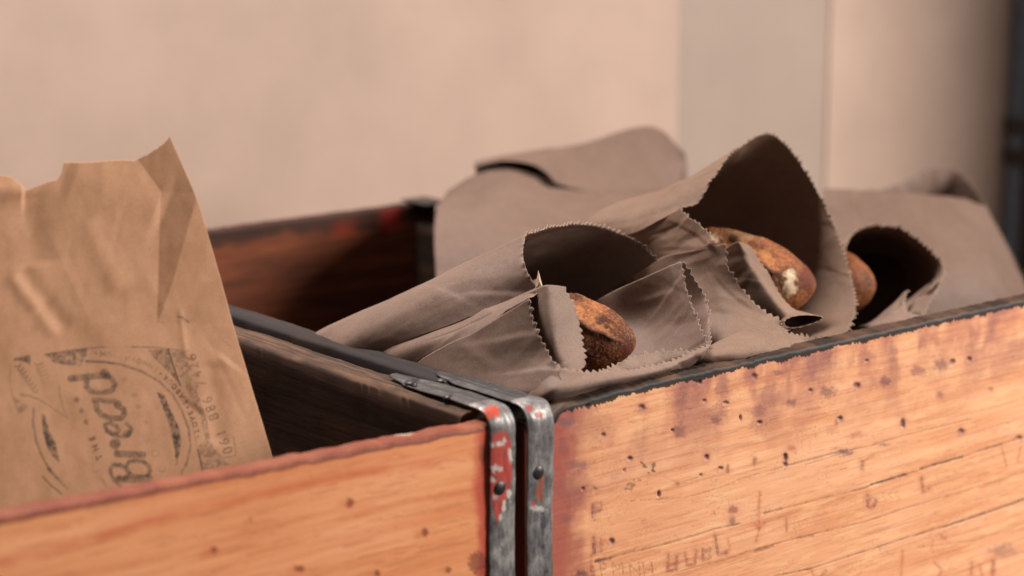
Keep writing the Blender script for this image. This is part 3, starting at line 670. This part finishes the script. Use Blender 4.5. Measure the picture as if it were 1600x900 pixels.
# ---- front bag (a)
A = tag(empty('paper_bag', tuple(at(800, 600, 0.10) * np.array([1, 1, 0]) + np.array([0.05, 0, 0.20]))), 'kraft paper bag with saw-cut mouth lying over the crate corner, nearest of the three', 'paper bag', 'bagged loaves in the right crate')
sheet('top_panel', A, [
    [(585, 640, .20), (560, 640, .21), (530, 640, .23), (500, 640, .25), (480, 640, .28), (540, 640, .31), (620, 640, .32), (700, 640, .30), (760, 640, .27)],
    [(578, 562, .190), (552, 558, .200), (520, 553, .218), (490, 547, .245), (466, 541, .275), (530, 545, .30), (610, 550, .31), (700, 560, .29), (770, 570, .26)],
    [(715, 504, .118), (690, 480, .135), (672, 460, .152), (664, 446, .172), (680, 436, .195), (740, 436, .22), (800, 446, .23), (860, 466, .22), (905, 487, .20)],
    [(845, 456, .075), (824, 425, .085), (817, 392, .10), (826, 367, .115), (852, 356, .13), (910, 349, .15), (965, 360, .155), (1003, 382, .15), (1028, 406, .14)]], KRAFT, seed=1, amp=.0026, flare=1.6)
sheet('gusset_fold', A, [
    [(590, 620, .215), (630, 630, .17), (665, 640, .14)],
    [(560, 548, .215), (606, 558, .168), (650, 569, .140)],
    [(700, 488, .145), (726, 507, .108), (744, 519, .088)],
    [(838, 436, .100), (842, 454, .066), (828, 467, .046)]], KRAFT, seed=2, wr=.0003)
sheet('front_panel', A, [
    [(640, 620, .15), (670, 650, .125), (720, 690, .09), (800, 700, .05), (860, 690, .025)],
    [(650, 568, .140), (680, 591, .115), (730, 616, .078), (800, 632, .036), (850, 634, .014)],
    [(742, 518, .088), (765, 545, .070), (800, 575, .046), (838, 600, .018), (866, 612, .003)],
    [(827, 466, .046), (832, 498, .040), (848, 536, .028), (868, 570, .014), (878, 590, .004)]], KRAFT, seed=3, wr=.0006)
sheet('bottom_lip', A, [
    [(800, 640, .03), (860, 640, .012), (950, 615, .012), (1040, 590, .014), (1105, 560, .02)],
    [(836, 606, .018), (868, 612, .001), (940, 598, -.004), (1040, 578, -.002), (1108, 545, .006)],
    [(866, 572, .014), (900, 579, .006), (945, 581, .002), (1030, 569, .002), (1110, 538, .008)]], KRAFT, seed=4, wr=.0005)
sheet('inner_fold', A, [
    [(800, 480, .085), (805, 520, .08), (815, 560, .065), (830, 600, .04)],
    [(826, 458, .075), (832, 500, .068), (848, 545, .052), (866, 588, .025)],
    [(850, 446, .050), (856, 490, .040), (868, 540, .028), (888, 586, .012)],
    [(878, 447, .050), (900, 478, .042), (908, 522, .032), (914, 574, .016)]], KRAFT, seed=5, wr=.0005)
sheet('side_panel', A, [
    [(860, 520, .20), (870, 560, .20), (880, 600, .18)],
    [(942, 464, .125), (940, 520, .12), (945, 585, .09)],
    [(1000, 436, .095), (1015, 500, .085), (1030, 566, .045)],
    [(1064, 408, .062), (1078, 470, .042), (1107, 540, .008)]], KRAFT, seed=6, wr=.0006)
sheet('side_panel_outer', A, [
    [(950, 462, .135), (955, 520, .13), (960, 585, .10)],
    [(1010, 434, .105), (1025, 500, .095), (1042, 566, .055)],
    [(1068, 408, .072), (1098, 460, .055), (1112, 500, .035), (1110, 546, .012)][0:1] + [(1104, 470, .052), (1111, 545, .012)]], KRAFT, seed=7, wr=.0006)
sheet('bottom_panel', A, [
    [(900, 640, .05), (960, 620, .05), (1020, 605, .05), (1080, 590, .04)],
    [(930, 596, .016), (975, 588, .016), (1040, 575, .018), (1090, 556, .02)],
    [(940, 582, .016), (975, 564, .020), (1025, 550, .022), (1078, 548, .020)]], KRAFT, seed=8, wr=.0004)
t_ = [tuple(at(836, 452, .078)), tuple(at(850, 455, .076)), tuple(at(841, 422, .078)), tuple(at(843, 440, .074))]
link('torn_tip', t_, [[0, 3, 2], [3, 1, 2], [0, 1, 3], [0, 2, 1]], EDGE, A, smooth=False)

# ---- middle bag (b)
B = tag(empty('paper_bag', tuple(at(1150, 500, 0.12) * np.array([1, 1, 0]) + np.array([0, 0, 0.2]))), 'tallest kraft paper bag with wide pointed saw-cut mouth, middle of the three', 'paper bag', 'bagged loaves in the right crate')
sheet('top_panel', B, [
    [(880, 520, .28), (860, 520, .29), (840, 520, .31), (850, 520, .34), (960, 520, .36), (1060, 540, .33), (1100, 560, .28), (1120, 580, .2), (1130, 600, .12)],
    [(930, 395, .225), (915, 380, .235), (905, 362, .25), (925, 345, .27), (1000, 345, .29), (1090, 400, .27), (1150, 460, .23), (1180, 520, .16), (1190, 570, .07)],
    [(1000, 360, .175), (1000, 345, .18), (1005, 325, .19), (1050, 290, .21), (1110, 290, .235), (1180, 350, .225), (1230, 420, .18), (1250, 490, .12), (1250, 548, .045)],
    [(1062, 326, .135), (1090, 316, .128), (1112, 282, .13), (1150, 234, .145), (1210, 211, .165), (1270, 285, .16), (1312, 375, .125), (1337, 475, .07), (1316, 534, .016)]], KRAFT_B, seed=11, wr=.0008, amp=.0034, flare=1.6)
sheet('gusset_fold', B, [
    [(940, 420, .25), (975, 440, .23), (1005, 450, .21)],
    [(975, 372, .20), (1005, 390, .18), (1028, 408, .160)],
    [(1020, 348, .165), (1050, 370, .138), (1075, 394, .112)],
    [(1062, 327, .134), (1092, 350, .105), (1120, 380, .078)]], KRAFT_B, seed=12, wr=.0003)
sheet('front_panel', B, [
    [(990, 430, .21), (1005, 480, .19), (1030, 540, .15), (1060, 600, .10)],
    [(1034, 402, .145), (1052, 450, .120), (1080, 515, .080), (1110, 575, .030)],
    [(1085, 391, .100), (1100, 430, .088), (1126, 490, .058), (1155, 556, .014)],
    [(1132, 380, .074), (1142, 425, .066), (1180, 474, .045), (1236, 516, .020)]], KRAFT_B, seed=13, wr=.0006)
sheet('bottom_lip', B, [
    [(1050, 640, .05), (1120, 620, .05), (1200, 600, .05), (1290, 580, .05)],
    [(1080, 560, .016), (1130, 562, .002), (1200, 556, .000), (1315, 536, .008)],
    [(1160, 515, .030), (1200, 516, .018), (1245, 523, .012), (1318, 534, .010)]], KRAFT_B, seed=14, wr=.0004)
sheet('inner_fold', B, [
    [(1090, 420, .11), (1110, 470, .10), (1150, 520, .07), (1190, 550, .05)],
    [(1128, 392, .09), (1142, 432, .082), (1175, 480, .062), (1225, 525, .035)],
    [(1152, 378, .072), (1170, 415, .064), (1205, 465, .045), (1245, 512, .024)],
    [(1172, 384, .074), (1200, 428, .066), (1232, 474, .048), (1264, 495, .030)]], KRAFT_B, seed=15, wr=.0004)
# the rolled-up corner of the inner fold: a small scroll of paper
def scroll(name, parent, c0, c1, r0, r1, turns, m):
    c0, c1 = np.array(c0), np.array(c1); ax = c1 - c0; ax /= np.linalg.norm(ax)
    e1 = np.cross(ax, [0, 0, 1]); e1 /= np.linalg.norm(e1); e2 = np.cross(ax, e1)
    na, nl = 64, 30; P = []
    for j in range(nl):
        s = j / (nl - 1); c = c0 + (c1 - c0) * s; r = r0 + (r1 - r0) * s
        for i in range(na):
            a = turns * 2 * math.pi * i / (na - 1); rr = r * (1 - 0.12 * i / na)
            tooth = 0.0007 * (i % 4 in (1, 2)) * (j == nl - 1)
            P.append(c + e1 * rr * math.cos(a) * 2.1 + e2 * rr * (math.sin(a) * (0.75 + 0.25 * math.cos(a)) + 0.35 * math.cos(a)) * 0.8 + ax * tooth)
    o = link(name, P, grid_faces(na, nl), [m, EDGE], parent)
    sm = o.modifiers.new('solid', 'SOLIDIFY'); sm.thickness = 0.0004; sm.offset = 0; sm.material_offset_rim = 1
scroll('rolled_corner', B, at(1222, 486, .085), at(1254, 501, .014), 0.004, 0.0075, 1.05, KRAFT_B)

# ---- small far bag (c)
Cc = tag(empty('paper_bag', tuple(at(1400, 470, 0.14) * np.array([1, 1, 0]) + np.array([0, 0, 0.2]))), 'small paper bag with dark open mouth, furthest right of the three', 'paper bag', 'bagged loaves in the right crate')
sheet('top_panel', Cc, [
    [(1250, 540, .24), (1250, 520, .28), (1270, 500, .32), (1310, 510, .34), (1350, 530, .33), (1370, 570, .28), (1370, 600, .20)],
    [(1292, 440, .20), (1290, 412, .23), (1318, 392, .27), (1358, 392, .29), (1398, 415, .28), (1412, 465, .23), (1400, 515, .15)],
    [(1317, 402, .145), (1322, 372, .155), (1362, 351, .160), (1410, 360, .155), (1452, 390, .140), (1476, 424, .115), (1452, 452, .085)]], KRAFT, seed=21, wr=.0014, ca=.0030, amp=.003, flare=.8)
sheet('front_panel', Cc, [
    [(1300, 590, .190), (1330, 590, .110), (1380, 570, .080)],
    [(1330, 520, .090), (1358, 520, .065), (1400, 510, .050)],
    [(1364, 500, .080), (1395, 492, .060), (1438, 494, .045)],
    [(1418, 452, .095), (1414, 470, .075), (1426, 496, .050)]], KRAFT, seed=22, wr=.0004)
sheet('gusset_fold', Cc, [
    [(1372, 508, .105), (1376, 505, .090), (1384, 500, .070)],
    [(1420, 468, .105), (1424, 476, .090), (1432, 486, .065)],
    [(1474, 426, .170), (1464, 452, .090), (1440, 494, .050)]], KRAFT, seed=23, wr=.0003)

# ---- blurred bag at the back (d)
Dd = tag(empty('paper_bag', tuple(at(850, 330, 0.58) * np.array([1, 1, 0]) + np.array([0, 0, 0.15]))), 'blurred paper bag at the back of the crate against the pale wall', 'paper bag')
sheet('front_panel', Dd, [
    [(700, 640, .42), (800, 640, .40), (870, 640, .39), (940, 640, .38), (1010, 640, .37), (1060, 640, .36), (1100, 640, .36)],
    [(682, 440, .50), (750, 440, .475), (820, 430, .455), (880, 430, .45), (950, 420, .445), (1020, 410, .44), (1100, 400, .43)],
    [(680, 340, .56), (740, 345, .535), (800, 340, .515), (860, 340, .50), (930, 330, .495), (1010, 325, .49), (1095, 310, .48)],
    [(700, 298, .61), (744, 272, .607), (790, 266, .592), (834, 277, .577), (868, 294, .566), (960, 300, .555), (1072, 290, .548)]], KRAFT_D, seed=31, wr=.0014, zig=False)
sheet('mouth_crease', Dd, [
    [(742, 268, .608), (790, 264, .593), (834, 275, .578), (870, 294, .567)],
    [(742, 262, .66), (790, 258, .66), (834, 268, .65), (870, 292, .58)],
    [(744, 258, .607), (792, 250, .596), (840, 260, .581), (876, 290, .567)]], KRAFT_D, seed=33, wr=.0002, zig=False)
sheet('top_flap', Dd, [
    [(740, 262, .607), (792, 250, .597), (840, 260, .582), (880, 290, .568), (960, 303, .556), (1072, 292, .549)],
    [(742, 254, .615), (798, 243, .612), (850, 242, .605), (905, 245, .595), (980, 245, .585), (1074, 262, .56)],
    [(744, 252, .63), (800, 241, .63), (850, 233, .625), (910, 224, .615), (1015, 197, .60), (1070, 238, .565)]], KRAFT_D, seed=34, wr=.0008, zig=False)
sheet('back_panel', Dd, [
    [(740, 640, .45), (830, 640, .45), (920, 640, .44), (1010, 640, .42), (1100, 640, .40)],
    [(715, 400, .60), (790, 400, .61), (900, 390, .60), (1000, 380, .57), (1090, 370, .50)],
    [(746, 262, .635), (800, 250, .64), (900, 232, .63), (1012, 204, .61), (1066, 242, .57)]], KRAFT_D, seed=32, wr=.0008, zig=False)
# ---- blurred bag at the right (e)
Ee = tag(empty('paper_bag', tuple(at(1450, 400, 0.26) * np.array([1, 1, 0]) + np.array([0, 0, 0.15]))), 'broad blurred paper bag at the far right of the crate', 'paper bag')
sheet('front_panel', Ee, [
    [(1250, 640, .24), (1350, 640, .22), (1450, 620, .20), (1540, 600, .18), (1640, 580, .16)],
    [(1265, 480, .30), (1350, 470, .26), (1450, 450, .23), (1540, 440, .22), (1612, 475, .22)],
    [(1278, 380, .34), (1350, 380, .31), (1440, 370, .28), (1520, 370, .27), (1585, 410, .28)],
    [(1286, 294, .37), (1345, 298, .36), (1415, 302, .34), (1490, 308, .33), (1540, 322, .33)]], KRAFT_D, seed=41, wr=.0012, zig=False)
sheet('back_panel', Ee, [
    [(1300, 640, .28), (1400, 640, .27), (1480, 640, .26), (1560, 620, .25), (1640, 600, .22)],
    [(1300, 400, .40), (1390, 400, .40), (1460, 400, .39), (1530, 400, .36), (1600, 440, .28)],
    [(1370, 300, .42), (1415, 282, .42), (1462, 261, .41), (1502, 272, .39), (1542, 322, .335)]], KRAFT_D, seed=42, wr=.001)

# ------------------------------------------------------------------ loaves
def loaf(name, label, tip, axis, L, R, seed, patches=(), flat=0.94, blunt=2.3, gash=None):
    ax = Vector(axis).normalized(); e1 = ax.cross(Vector((0, 0, 1))).normalized(); e2 = e1.cross(ax)
    tip = Vector(tuple(tip)); nr, na = 220, 150; P = []; msk = []; lipm = []
    for j in range(nr):
        s = L * (1 - math.cos(j / (nr - 1) * math.pi)) / 2
        q = min(s / (R * blunt), (L - s) / (R * 0.7))
        r = R * max(0.0, 1 - (1 - q) ** 2.2) ** 0.62 if q < 1 else R
        for i in range(na):
            a = 2 * math.pi * i / na; d = e1 * math.cos(a) + e2 * math.sin(a) * flat
            p = tip + ax * s + d * r
            n = mnoise.noise(Vector((p.x * 30 + seed, p.y * 30, p.z * 30))) * 0.0026 + mnoise.noise(Vector((p.x * 95 + seed, p.y * 95, p.z * 95))) * 0.0010
            n += abs(mnoise.noise(Vector((p.x * 300 + seed, p.y * 300, p.z * 300)))) * 0.0009 + mnoise.noise(Vector((p.x * 700 + seed, p.y * 700, p.z * 700))) * 0.00012
            m = l = 0.0
            for (a0, s0, s1, tw, wd) in (gash or ()):
                c = a0 + tw * (s - s0) / (s1 - s0) + 0.15 * mnoise.noise(Vector((s * 90, seed, 0)))
                da = (a - c + math.pi) % (2 * math.pi) - math.pi
                f = max(0.0, min(1.0, (s - s0) / 0.008)) * max(0.0, min(1.0, (s1 - s) / 0.010))
                m = max(m, f * math.exp(-(da / wd) ** 4)); l = max(l, f * math.exp(-((da - wd * 1.25) / (wd * .35)) ** 2))
            P.append(p + d * ((n - 0.0028 * m + 0.0030 * l) * min(1, r / R + .2))); msk.append(m); lipm.append(l)
    P = np.array([tuple(v) for v in P]); faces = []
    for j in range(nr - 1):
        for i in range(na): faces.append([j * na + i, j * na + (i + 1) % na, (j + 1) * na + (i + 1) % na, (j + 1) * na + i])
    X, Y = project(P); pa = Paint(X, Y); al = np.arange(len(P)); msk = np.array(msk); lipm = np.array(lipm)
    nz = fbm(X * .12, Y * .12, 95)
    pa.over(al, lin(190, 126, 72), msk * np.clip(.35 + (nz - .5) * 2.4, 0, .7)); pa.over(al, lin(58, 28, 18), lipm * np.clip(.6 + (nz - .5) * 2, 0, .9))
    for (x, y, rx, ry, c, a) in patches: pa.blob(x, y, rx, ry, c, a, 0.8, 0.6, 0.14)
    o = link(name, P, faces, CRUST, colors=pa.rgba())
    return tag(o, label, 'baguette', 'loaves in paper bags')
loaf('baguette', 'dark crusted loaf end showing from the nearest paper bag', at(993, 536, .036), (-.42, .90, -.03), 0.125, 0.037, 3,
     [(980, 548, 9, 13, lin(92, 44, 28), .8), (938, 500, 10, 8, lin(60, 30, 20), .6)], gash=[(2.5, .004, .075, -1.0, .30), (1.2, .03, .12, .4, .22)])
loaf('baguette', 'golden loaf with pale burst tip in the tallest paper bag', at(1275, 446, .072), (-.46, .88, -.01), 0.115, 0.043, 9,
     [(1234, 446, 9, 22, lin(240, 214, 180), .9), (1160, 366, 46, 8, lin(200, 160, 118), .4), (1112, 374, 12, 7, lin(246, 226, 200), .9), (1262, 436, 10, 20, lin(104, 44, 24), .85)], gash=[(2.3, .02, .10, -.5, .26)])  # wide pale patch along the top is a painted highlight
loaf('baguette', 'brown loaf end in the small dark bag, partly behind the tallest bag', at(1366, 448, .130), (-.22, .96, -.06), 0.11, 0.033, 17, blunt=1.6, gash=[(2.2, .015, .07, -.5, .3)])

# ------------------------------------------------------------------ printed bag in the left crate
Lb = tag(empty('paper_bag', tuple(at(230, 700, 0.12) * np.array([1, 1, 0]) + np.array([0, 0, 0.1]))), 'warm-toned kraft paper bag with printed bread badge and torn top, in the left crate', 'paper bag')
def left_bag():
    nu, nv = 420, 500
    topx = np.array([-110, -60, 0, 12, 22, 34, 42, 50, 62, 75, 88, 95, 98, 100, 130, 165, 190, 203, 225, 245, 258, 262.])
    topy = np.array([262, 285, 274, 275, 280, 291, 297, 293, 289, 284, 281, 270, 256, 254, 254, 251, 250, 251, 240, 228, 218, 214.])
    s = np.linspace(0, 1, nu); q = np.linspace(0, 1, 2000)
    xt = -110 + 372 * s; yt = np.interp(xt, topx, topy) + 1.3 * (fbm(xt * .35, xt * 0, 90) - .5) * 2
    xb = -170 + 655 * s; yb = 905 - 5 * s
    t = np.linspace(0, 1, nv)[:, None]
    X = xb + (xt - xb) * t; Yp = yb + (yt - yb) * t
    # the right edge is kinked where the corner is bent
    rgt = np.interp(Yp, [214, 300, 340, 712, 905], [262, 300, 314, 425, 480])
    base = xb + (xt - xb) * t
    rline = X[:, -1:]; X = X + (rgt - rline) * s[None, :] ** 3 * np.clip((s[None, :] - .3) / .7, 0, 1)
    X = np.where(s[None, :] >= 1, rgt, X)
    # depth: the sheet leans back and faces the camera
    def dep(X, Yp): return 0.13 + (700 - Yp) / 480 * 0.05 - (X - 200) * 0.00008
    h = np.zeros_like(X)
    def fold(x0, y0, x1, y1, w, a, prof='ridge', fade=0.12):
        nonlocal h
        L = math.hypot(x1 - x0, y1 - y0); ux, uy = (x1 - x0) / L, (y1 - y0) / L
        al = ((X - x0) * ux + (Yp - y0) * uy) / L; d = (X - x0) * -uy + (Yp - y0) * ux
        f = np.clip(al / fade, 0, 1) * np.clip((1 - al) / fade, 0, 1); f = f * f * (3 - 2 * f)
        if prof == 'ridge': g = np.exp(-(d / w) ** 2)
        elif prof == 'tent': g = np.clip(1 - abs(d) / w, 0, 1)
        else: g = 1 / (1 + np.exp(-d / w * 3))
        h = h + a * f * g
    fold(12, 425, 90, 530, 11, .0009); fold(30, 415, 110, 520, 13, -.0008)
    fold(130, 340, 190, 460, 18, .0009); fold(-30, 300, 40, 300, 20, .003); fold(40, 298, 60, 420, 26, -.0018)
    fold(280, 480, 290, 560, 5, .0004); fold(150, 560, 60, 470, 30, -.001); fold(300, 640, 360, 560, 26, .0012); fold(340, 700, 330, 560, 18, -.0014)
    fold(100, 270, 260, 330, 40, .002)
    for (x0, y0, x1, y1, w_, a_) in ((60, 330, 150, 520, 12, .0006), (200, 300, 170, 420, 9, -.0005), (90, 520, 330, 470, 10, .0005), (210, 400, 330, 610, 14, .0006), (20, 560, 150, 330, 16, -.0006), (300, 480, 400, 690, 9, -.0006)):
        fold(x0, y0, x1, y1, w_, a_ * .3, 'tent', .3)
    # bent strip below the right corner
    ax = np.interp(Yp, [214, 300, 500, 560], [190, 251, 245, 243]); bx_ = np.interp(Yp, [214, 300, 440, 500, 560], [262, 306, 268, 248, 243])
    wv = np.maximum(bx_ - ax, 1.0); k = np.clip((X - ax) / wv, 0, 1); amp = np.interp(Yp, [214, 300, 440, 505], [.005, .006, .003, 0])
    h = h + amp * k
    h = h + 0.0022 * (fbm(X * .009 + 9, Yp * .009, 91, 2) - .5) + 0.0004 * (fbm(X * .05, Yp * .03, 92, 2) - .5)
    Yd = dep(X, Yp)
    P = np.empty(X.shape + (3,))
    r = np.stack([X - 800, 450 - Yp, np.full_like(X, F)], -1) @ M
    P = CAM + r * ((Yd - CAM[1]) / r[..., 1])[..., None]
    nrm = np.array([-0.25, -0.95, 0.2]); nrm /= np.linalg.norm(nrm)
    px, py = X.ravel(), Yp.ravel()
    P = P + nrm * h[..., None]
    p = Paint(px, py); K = lin(44, 38, 34)
    zA = Z(0, 500, 2.814); zD = Z(90, 600, 5.0); zE = Z(290, 530, 4.5); zC = Z(0, 540, 6.43); zB = Z(120, 530, 7.5)
    st = lambda z, pts, w, a, sc, wear=.6, w2=None: p.stroke(z(pts), w / sc, K, a, wear, .3, None if w2 is None else w2 / sc)
    st(zA, [(195, 152), (300, 135), (390, 124), (470, 119)], 5, .9, 2.814, .4); st(zA, [(470, 119), (580, 118)], 2, .4, 2.814); st(zA, [(580, 118), (700, 122), (830, 136)], 5, .9, 2.814, .4, 2)
    p.poly(zA([(50, 180), (72, 164), (132, 154), (132, 200), (110, 185), (75, 178)]), K, .9, .5)
    p.poly(zA([(195, 150), (392, 124), (378, 165), (352, 205), (300, 200), (240, 190)]), K, .75, .85)
    p.poly(zA([(652, 132), (735, 128), (762, 200), (790, 285), (735, 225), (700, 190), (672, 165)]), K, .7, .7)
    p.poly(zA([(745, 130), (815, 136), (835, 230), (870, 330), (905, 430), (935, 560), (1010, 640), (890, 660), (868, 560), (900, 520), (880, 420), (830, 330), (785, 240)]), K, .5, .8)
    st(zA, [(738, 128), (765, 210), (792, 288)], 7, .95, 2.814, .2)
    st(zA, [(868, 570), (880, 620), (888, 665)], 6, .8, 2.814, .3)
    st(zA, [(380, 182), (450, 184), (530, 195), (620, 225), (700, 270), (760, 330), (800, 400), (828, 480), (836, 560), (820, 630), (795, 680)], 11, .6, 2.814, .5)
    st(zA, [(380, 182), (450, 184), (500, 190)], 8, .7, 2.814, .2); st(zA, [(650, 215), (720, 262), (790, 335), (830, 420), (858, 520), (870, 600)], 2.5, .5, 2.814)
    p.poly(zA([(690, 318), (722, 330), (752, 400), (785, 470), (797, 530), (790, 590), (775, 640), (765, 560), (745, 470), (720, 400)]), K, .95, .6)
    p.poly(zA([(180, 412), (198, 420), (215, 480), (245, 545), (262, 625), (235, 605), (205, 560), (188, 490)]), K, .95, .6)
    st(zA, [(148, 388), (144, 450), (158, 530), (185, 600), (222, 665)], 7, .8, 2.814, .3); st(zA, [(215, 655), (255, 700), (300, 745)], 16, .8, 2.814, .6, 4)
    st(zA, [(188, 688), (225, 728), (270, 764)], 6, .95, 2.814, .2)
    st(zA, [(88, 328), (130, 334), (175, 352), (220, 380), (295, 432)], 6, .75, 2.814, .3, 3); st(zA, [(260, 285), (262, 330), (276, 380), (298, 436)], 4, .6, 2.814, .4)
    st(zA, [(46, 195), (40, 260), (52, 330), (80, 412)], 4, .5, 2.814, .5); p.poly(zA([(52, 330), (115, 372), (125, 395), (80, 412)]), K, .5, .9)
    for k in range(8):                                     # ear of wheat, dark and faint
        x = 175 + k * 25; y = 205 + k * 36; a = .95 - k * .07
        st(zC, [(x - 30, y + 2), (x + 10, y + 14)], 13, a, 6.43, .2); st(zC, [(x + 10, y + 14), (x + 30, y - 18)], 13, a, 6.43, .2)
        x = 385 + k * 13; y = 175 + k * 36; a = .6 - k * .06
        st(zC, [(x - 40, y), (x - 10, y + 24)], 12, a, 6.43, .5); st(zC, [(x - 10, y + 24), (x + 48, y)], 12, a, 6.43, .5)
    # Bread
    b = lambda pts, w, a=.58, w2=None: st(zD, pts, w * 1.35, a + .12, 5.0, .5, w2)
    b([(485, 795), (440, 745), (415, 695), (415, 655), (440, 632), (490, 634), (535, 660), (555, 695), (535, 730), (500, 742), (478, 725)], 26)
    b([(535, 640), (560, 608), (610, 598), (670, 608), (712, 640), (722, 680), (700, 712)], 24); b([(480, 745), (600, 742), (715, 738)], 44, .5)
    b([(560, 690), (600, 712), (690, 715)], 14, .4)
    b([(465, 545), (560, 550), (665, 552)], 40, .55); b([(445, 468), (452, 466)], 62, .6); b([(448, 490), (475, 535)], 20, .5)
    b([(375, 318), (410, 305), (455, 325), (482, 360), (470, 385), (425, 388), (388, 362), (372, 330)], 24); b([(385, 370), (440, 405), (520, 412), (562, 392), (578, 350), (540, 308)], 22, .5); b([(540, 392), (546, 390)], 46, .6)
    b([(285, 125), (360, 130), (440, 135), (478, 150)], 32, .5); b([(300, 150), (312, 205), (350, 245), (420, 268), (495, 268), (522, 235), (512, 195), (460, 165)], 34)
    d_ = lambda pts, w, a=.72: st(zA, pts, w * 1.25, a, 2.814, .5)
    d_([(310, 258), (380, 250), (462, 243)], 24); d_([(458, 232), (470, 245)], 30); d_([(382, 262), (378, 290), (400, 315), (450, 322), (495, 310), (505, 285), (490, 258)], 20)
    p.text('THE', [(442 / 2.814, 500 + 625 / 2.814), (398 / 2.814, 500 + 500 / 2.814)], 9.5, K, .9, .2, .03)
    for x, y in ((378, 450), (358, 400), (340, 350)): q = zA([(x, y)])[0]; p.blob(q[0], q[1], 4.5, 4, K, .55, .8, .5)
    st(zA, [(440, 680), (468, 735)], 10, .4, 2.814, .7); st(zA, [(420, 668), (440, 660)], 10, .3, 2.814, .7)
    for ch, x, y, a in (('C', 712, 655, .5), ('O', 682, 585, .55), ('M', 660, 515, .22)): q = zA([(x, y)])[0]; p.glyph(ch, q[0], q[1], 12, math.radians(112), K, a, .5, 1, 0)
    for x, y in ((545, 262), (610, 380), (590, 330), (640, 450)): q = zA([(x, y)])[0]; p.blob(q[0], q[1], 4, 4, K, .25, .9, .6)
    arc = zA([(873, 525), (862, 480), (845, 430), (822, 380), (795, 330), (762, 288), (722, 248), (680, 215), (635, 190), (580, 172), (520, 160), (455, 150), (410, 148)])
    string = '\u2022LOVE\u2022LABOUR\u2022INNOVATION\u2022'
    fade = [.8] + [.95] * 4 + [.95] + [1] * 4 + [.75, .85] + [.9, .55, .45, .45, .4, .3, .3, .2, .15, .5, .95, .95]
    fade = (fade + [.9] * 30)[:len(string)]
    p.text(string, arc, 7.6, K, .95, .2, .03, 1.0, fade)
    p.text('061 886 7426', zE([(303, 812), (240, 650), (150, 435), (60, 205), (28, 100)]), 16, K, .62, .45, .02, .95)
    st(zE, [(335, 690), (352, 820), (260, 835)], 10, .45, 4.5, .6)
    st(zA, [(690, 5), (720, 15)], 4, .4, 2.814); p.stroke([(278, 495), (284, 496), (294, 503)], 2.6, K, .8, .3); p.stroke([(346, 530), (360, 542)], 1.4, K, .4, .3)
    # paper wear: faint lighter and darker drifts
    g = fbm(px * .02, py * .02, 93); al = np.arange(len(px)); p.over(al[p.a < .02], lin(150, 104, 68), np.clip((g[p.a < .02] - .5) * .9, 0, .22))
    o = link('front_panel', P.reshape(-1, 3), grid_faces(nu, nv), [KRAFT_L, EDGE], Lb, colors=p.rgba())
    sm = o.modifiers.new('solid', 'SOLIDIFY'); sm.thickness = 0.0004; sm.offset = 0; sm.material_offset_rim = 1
    # back panel and side gusset
    S = P[::10, ::10]; nb, mb = S.shape[:2]
    off = 0.014 * np.sin(np.linspace(0, 1, mb) * math.pi) ** 0.5 + 0.003
    Bk = S - nrm * off[None, :, None]; Bk[-1] += np.array([0, 0, -0.004])
    ob = link('back_panel', Bk.reshape(-1, 3), grid_faces(mb, nb), [KRAFT_L, EDGE], Lb, colors=np.zeros((nb * mb, 4)))
    sm = ob.modifiers.new('solid', 'SOLIDIFY'); sm.thickness = 0.0004; sm.offset = 0
    G = np.stack([S[:, -1], (S[:, -1] + Bk[:, -1]) / 2 + (S[:, -2] - S[:, -1]) * 0.3, Bk[:, -1]], 1)
    og = link('side_gusset', G.reshape(-1, 3), grid_faces(3, nb), [KRAFT_L, EDGE], Lb, colors=np.zeros((nb * 3, 4)))
left_bag()
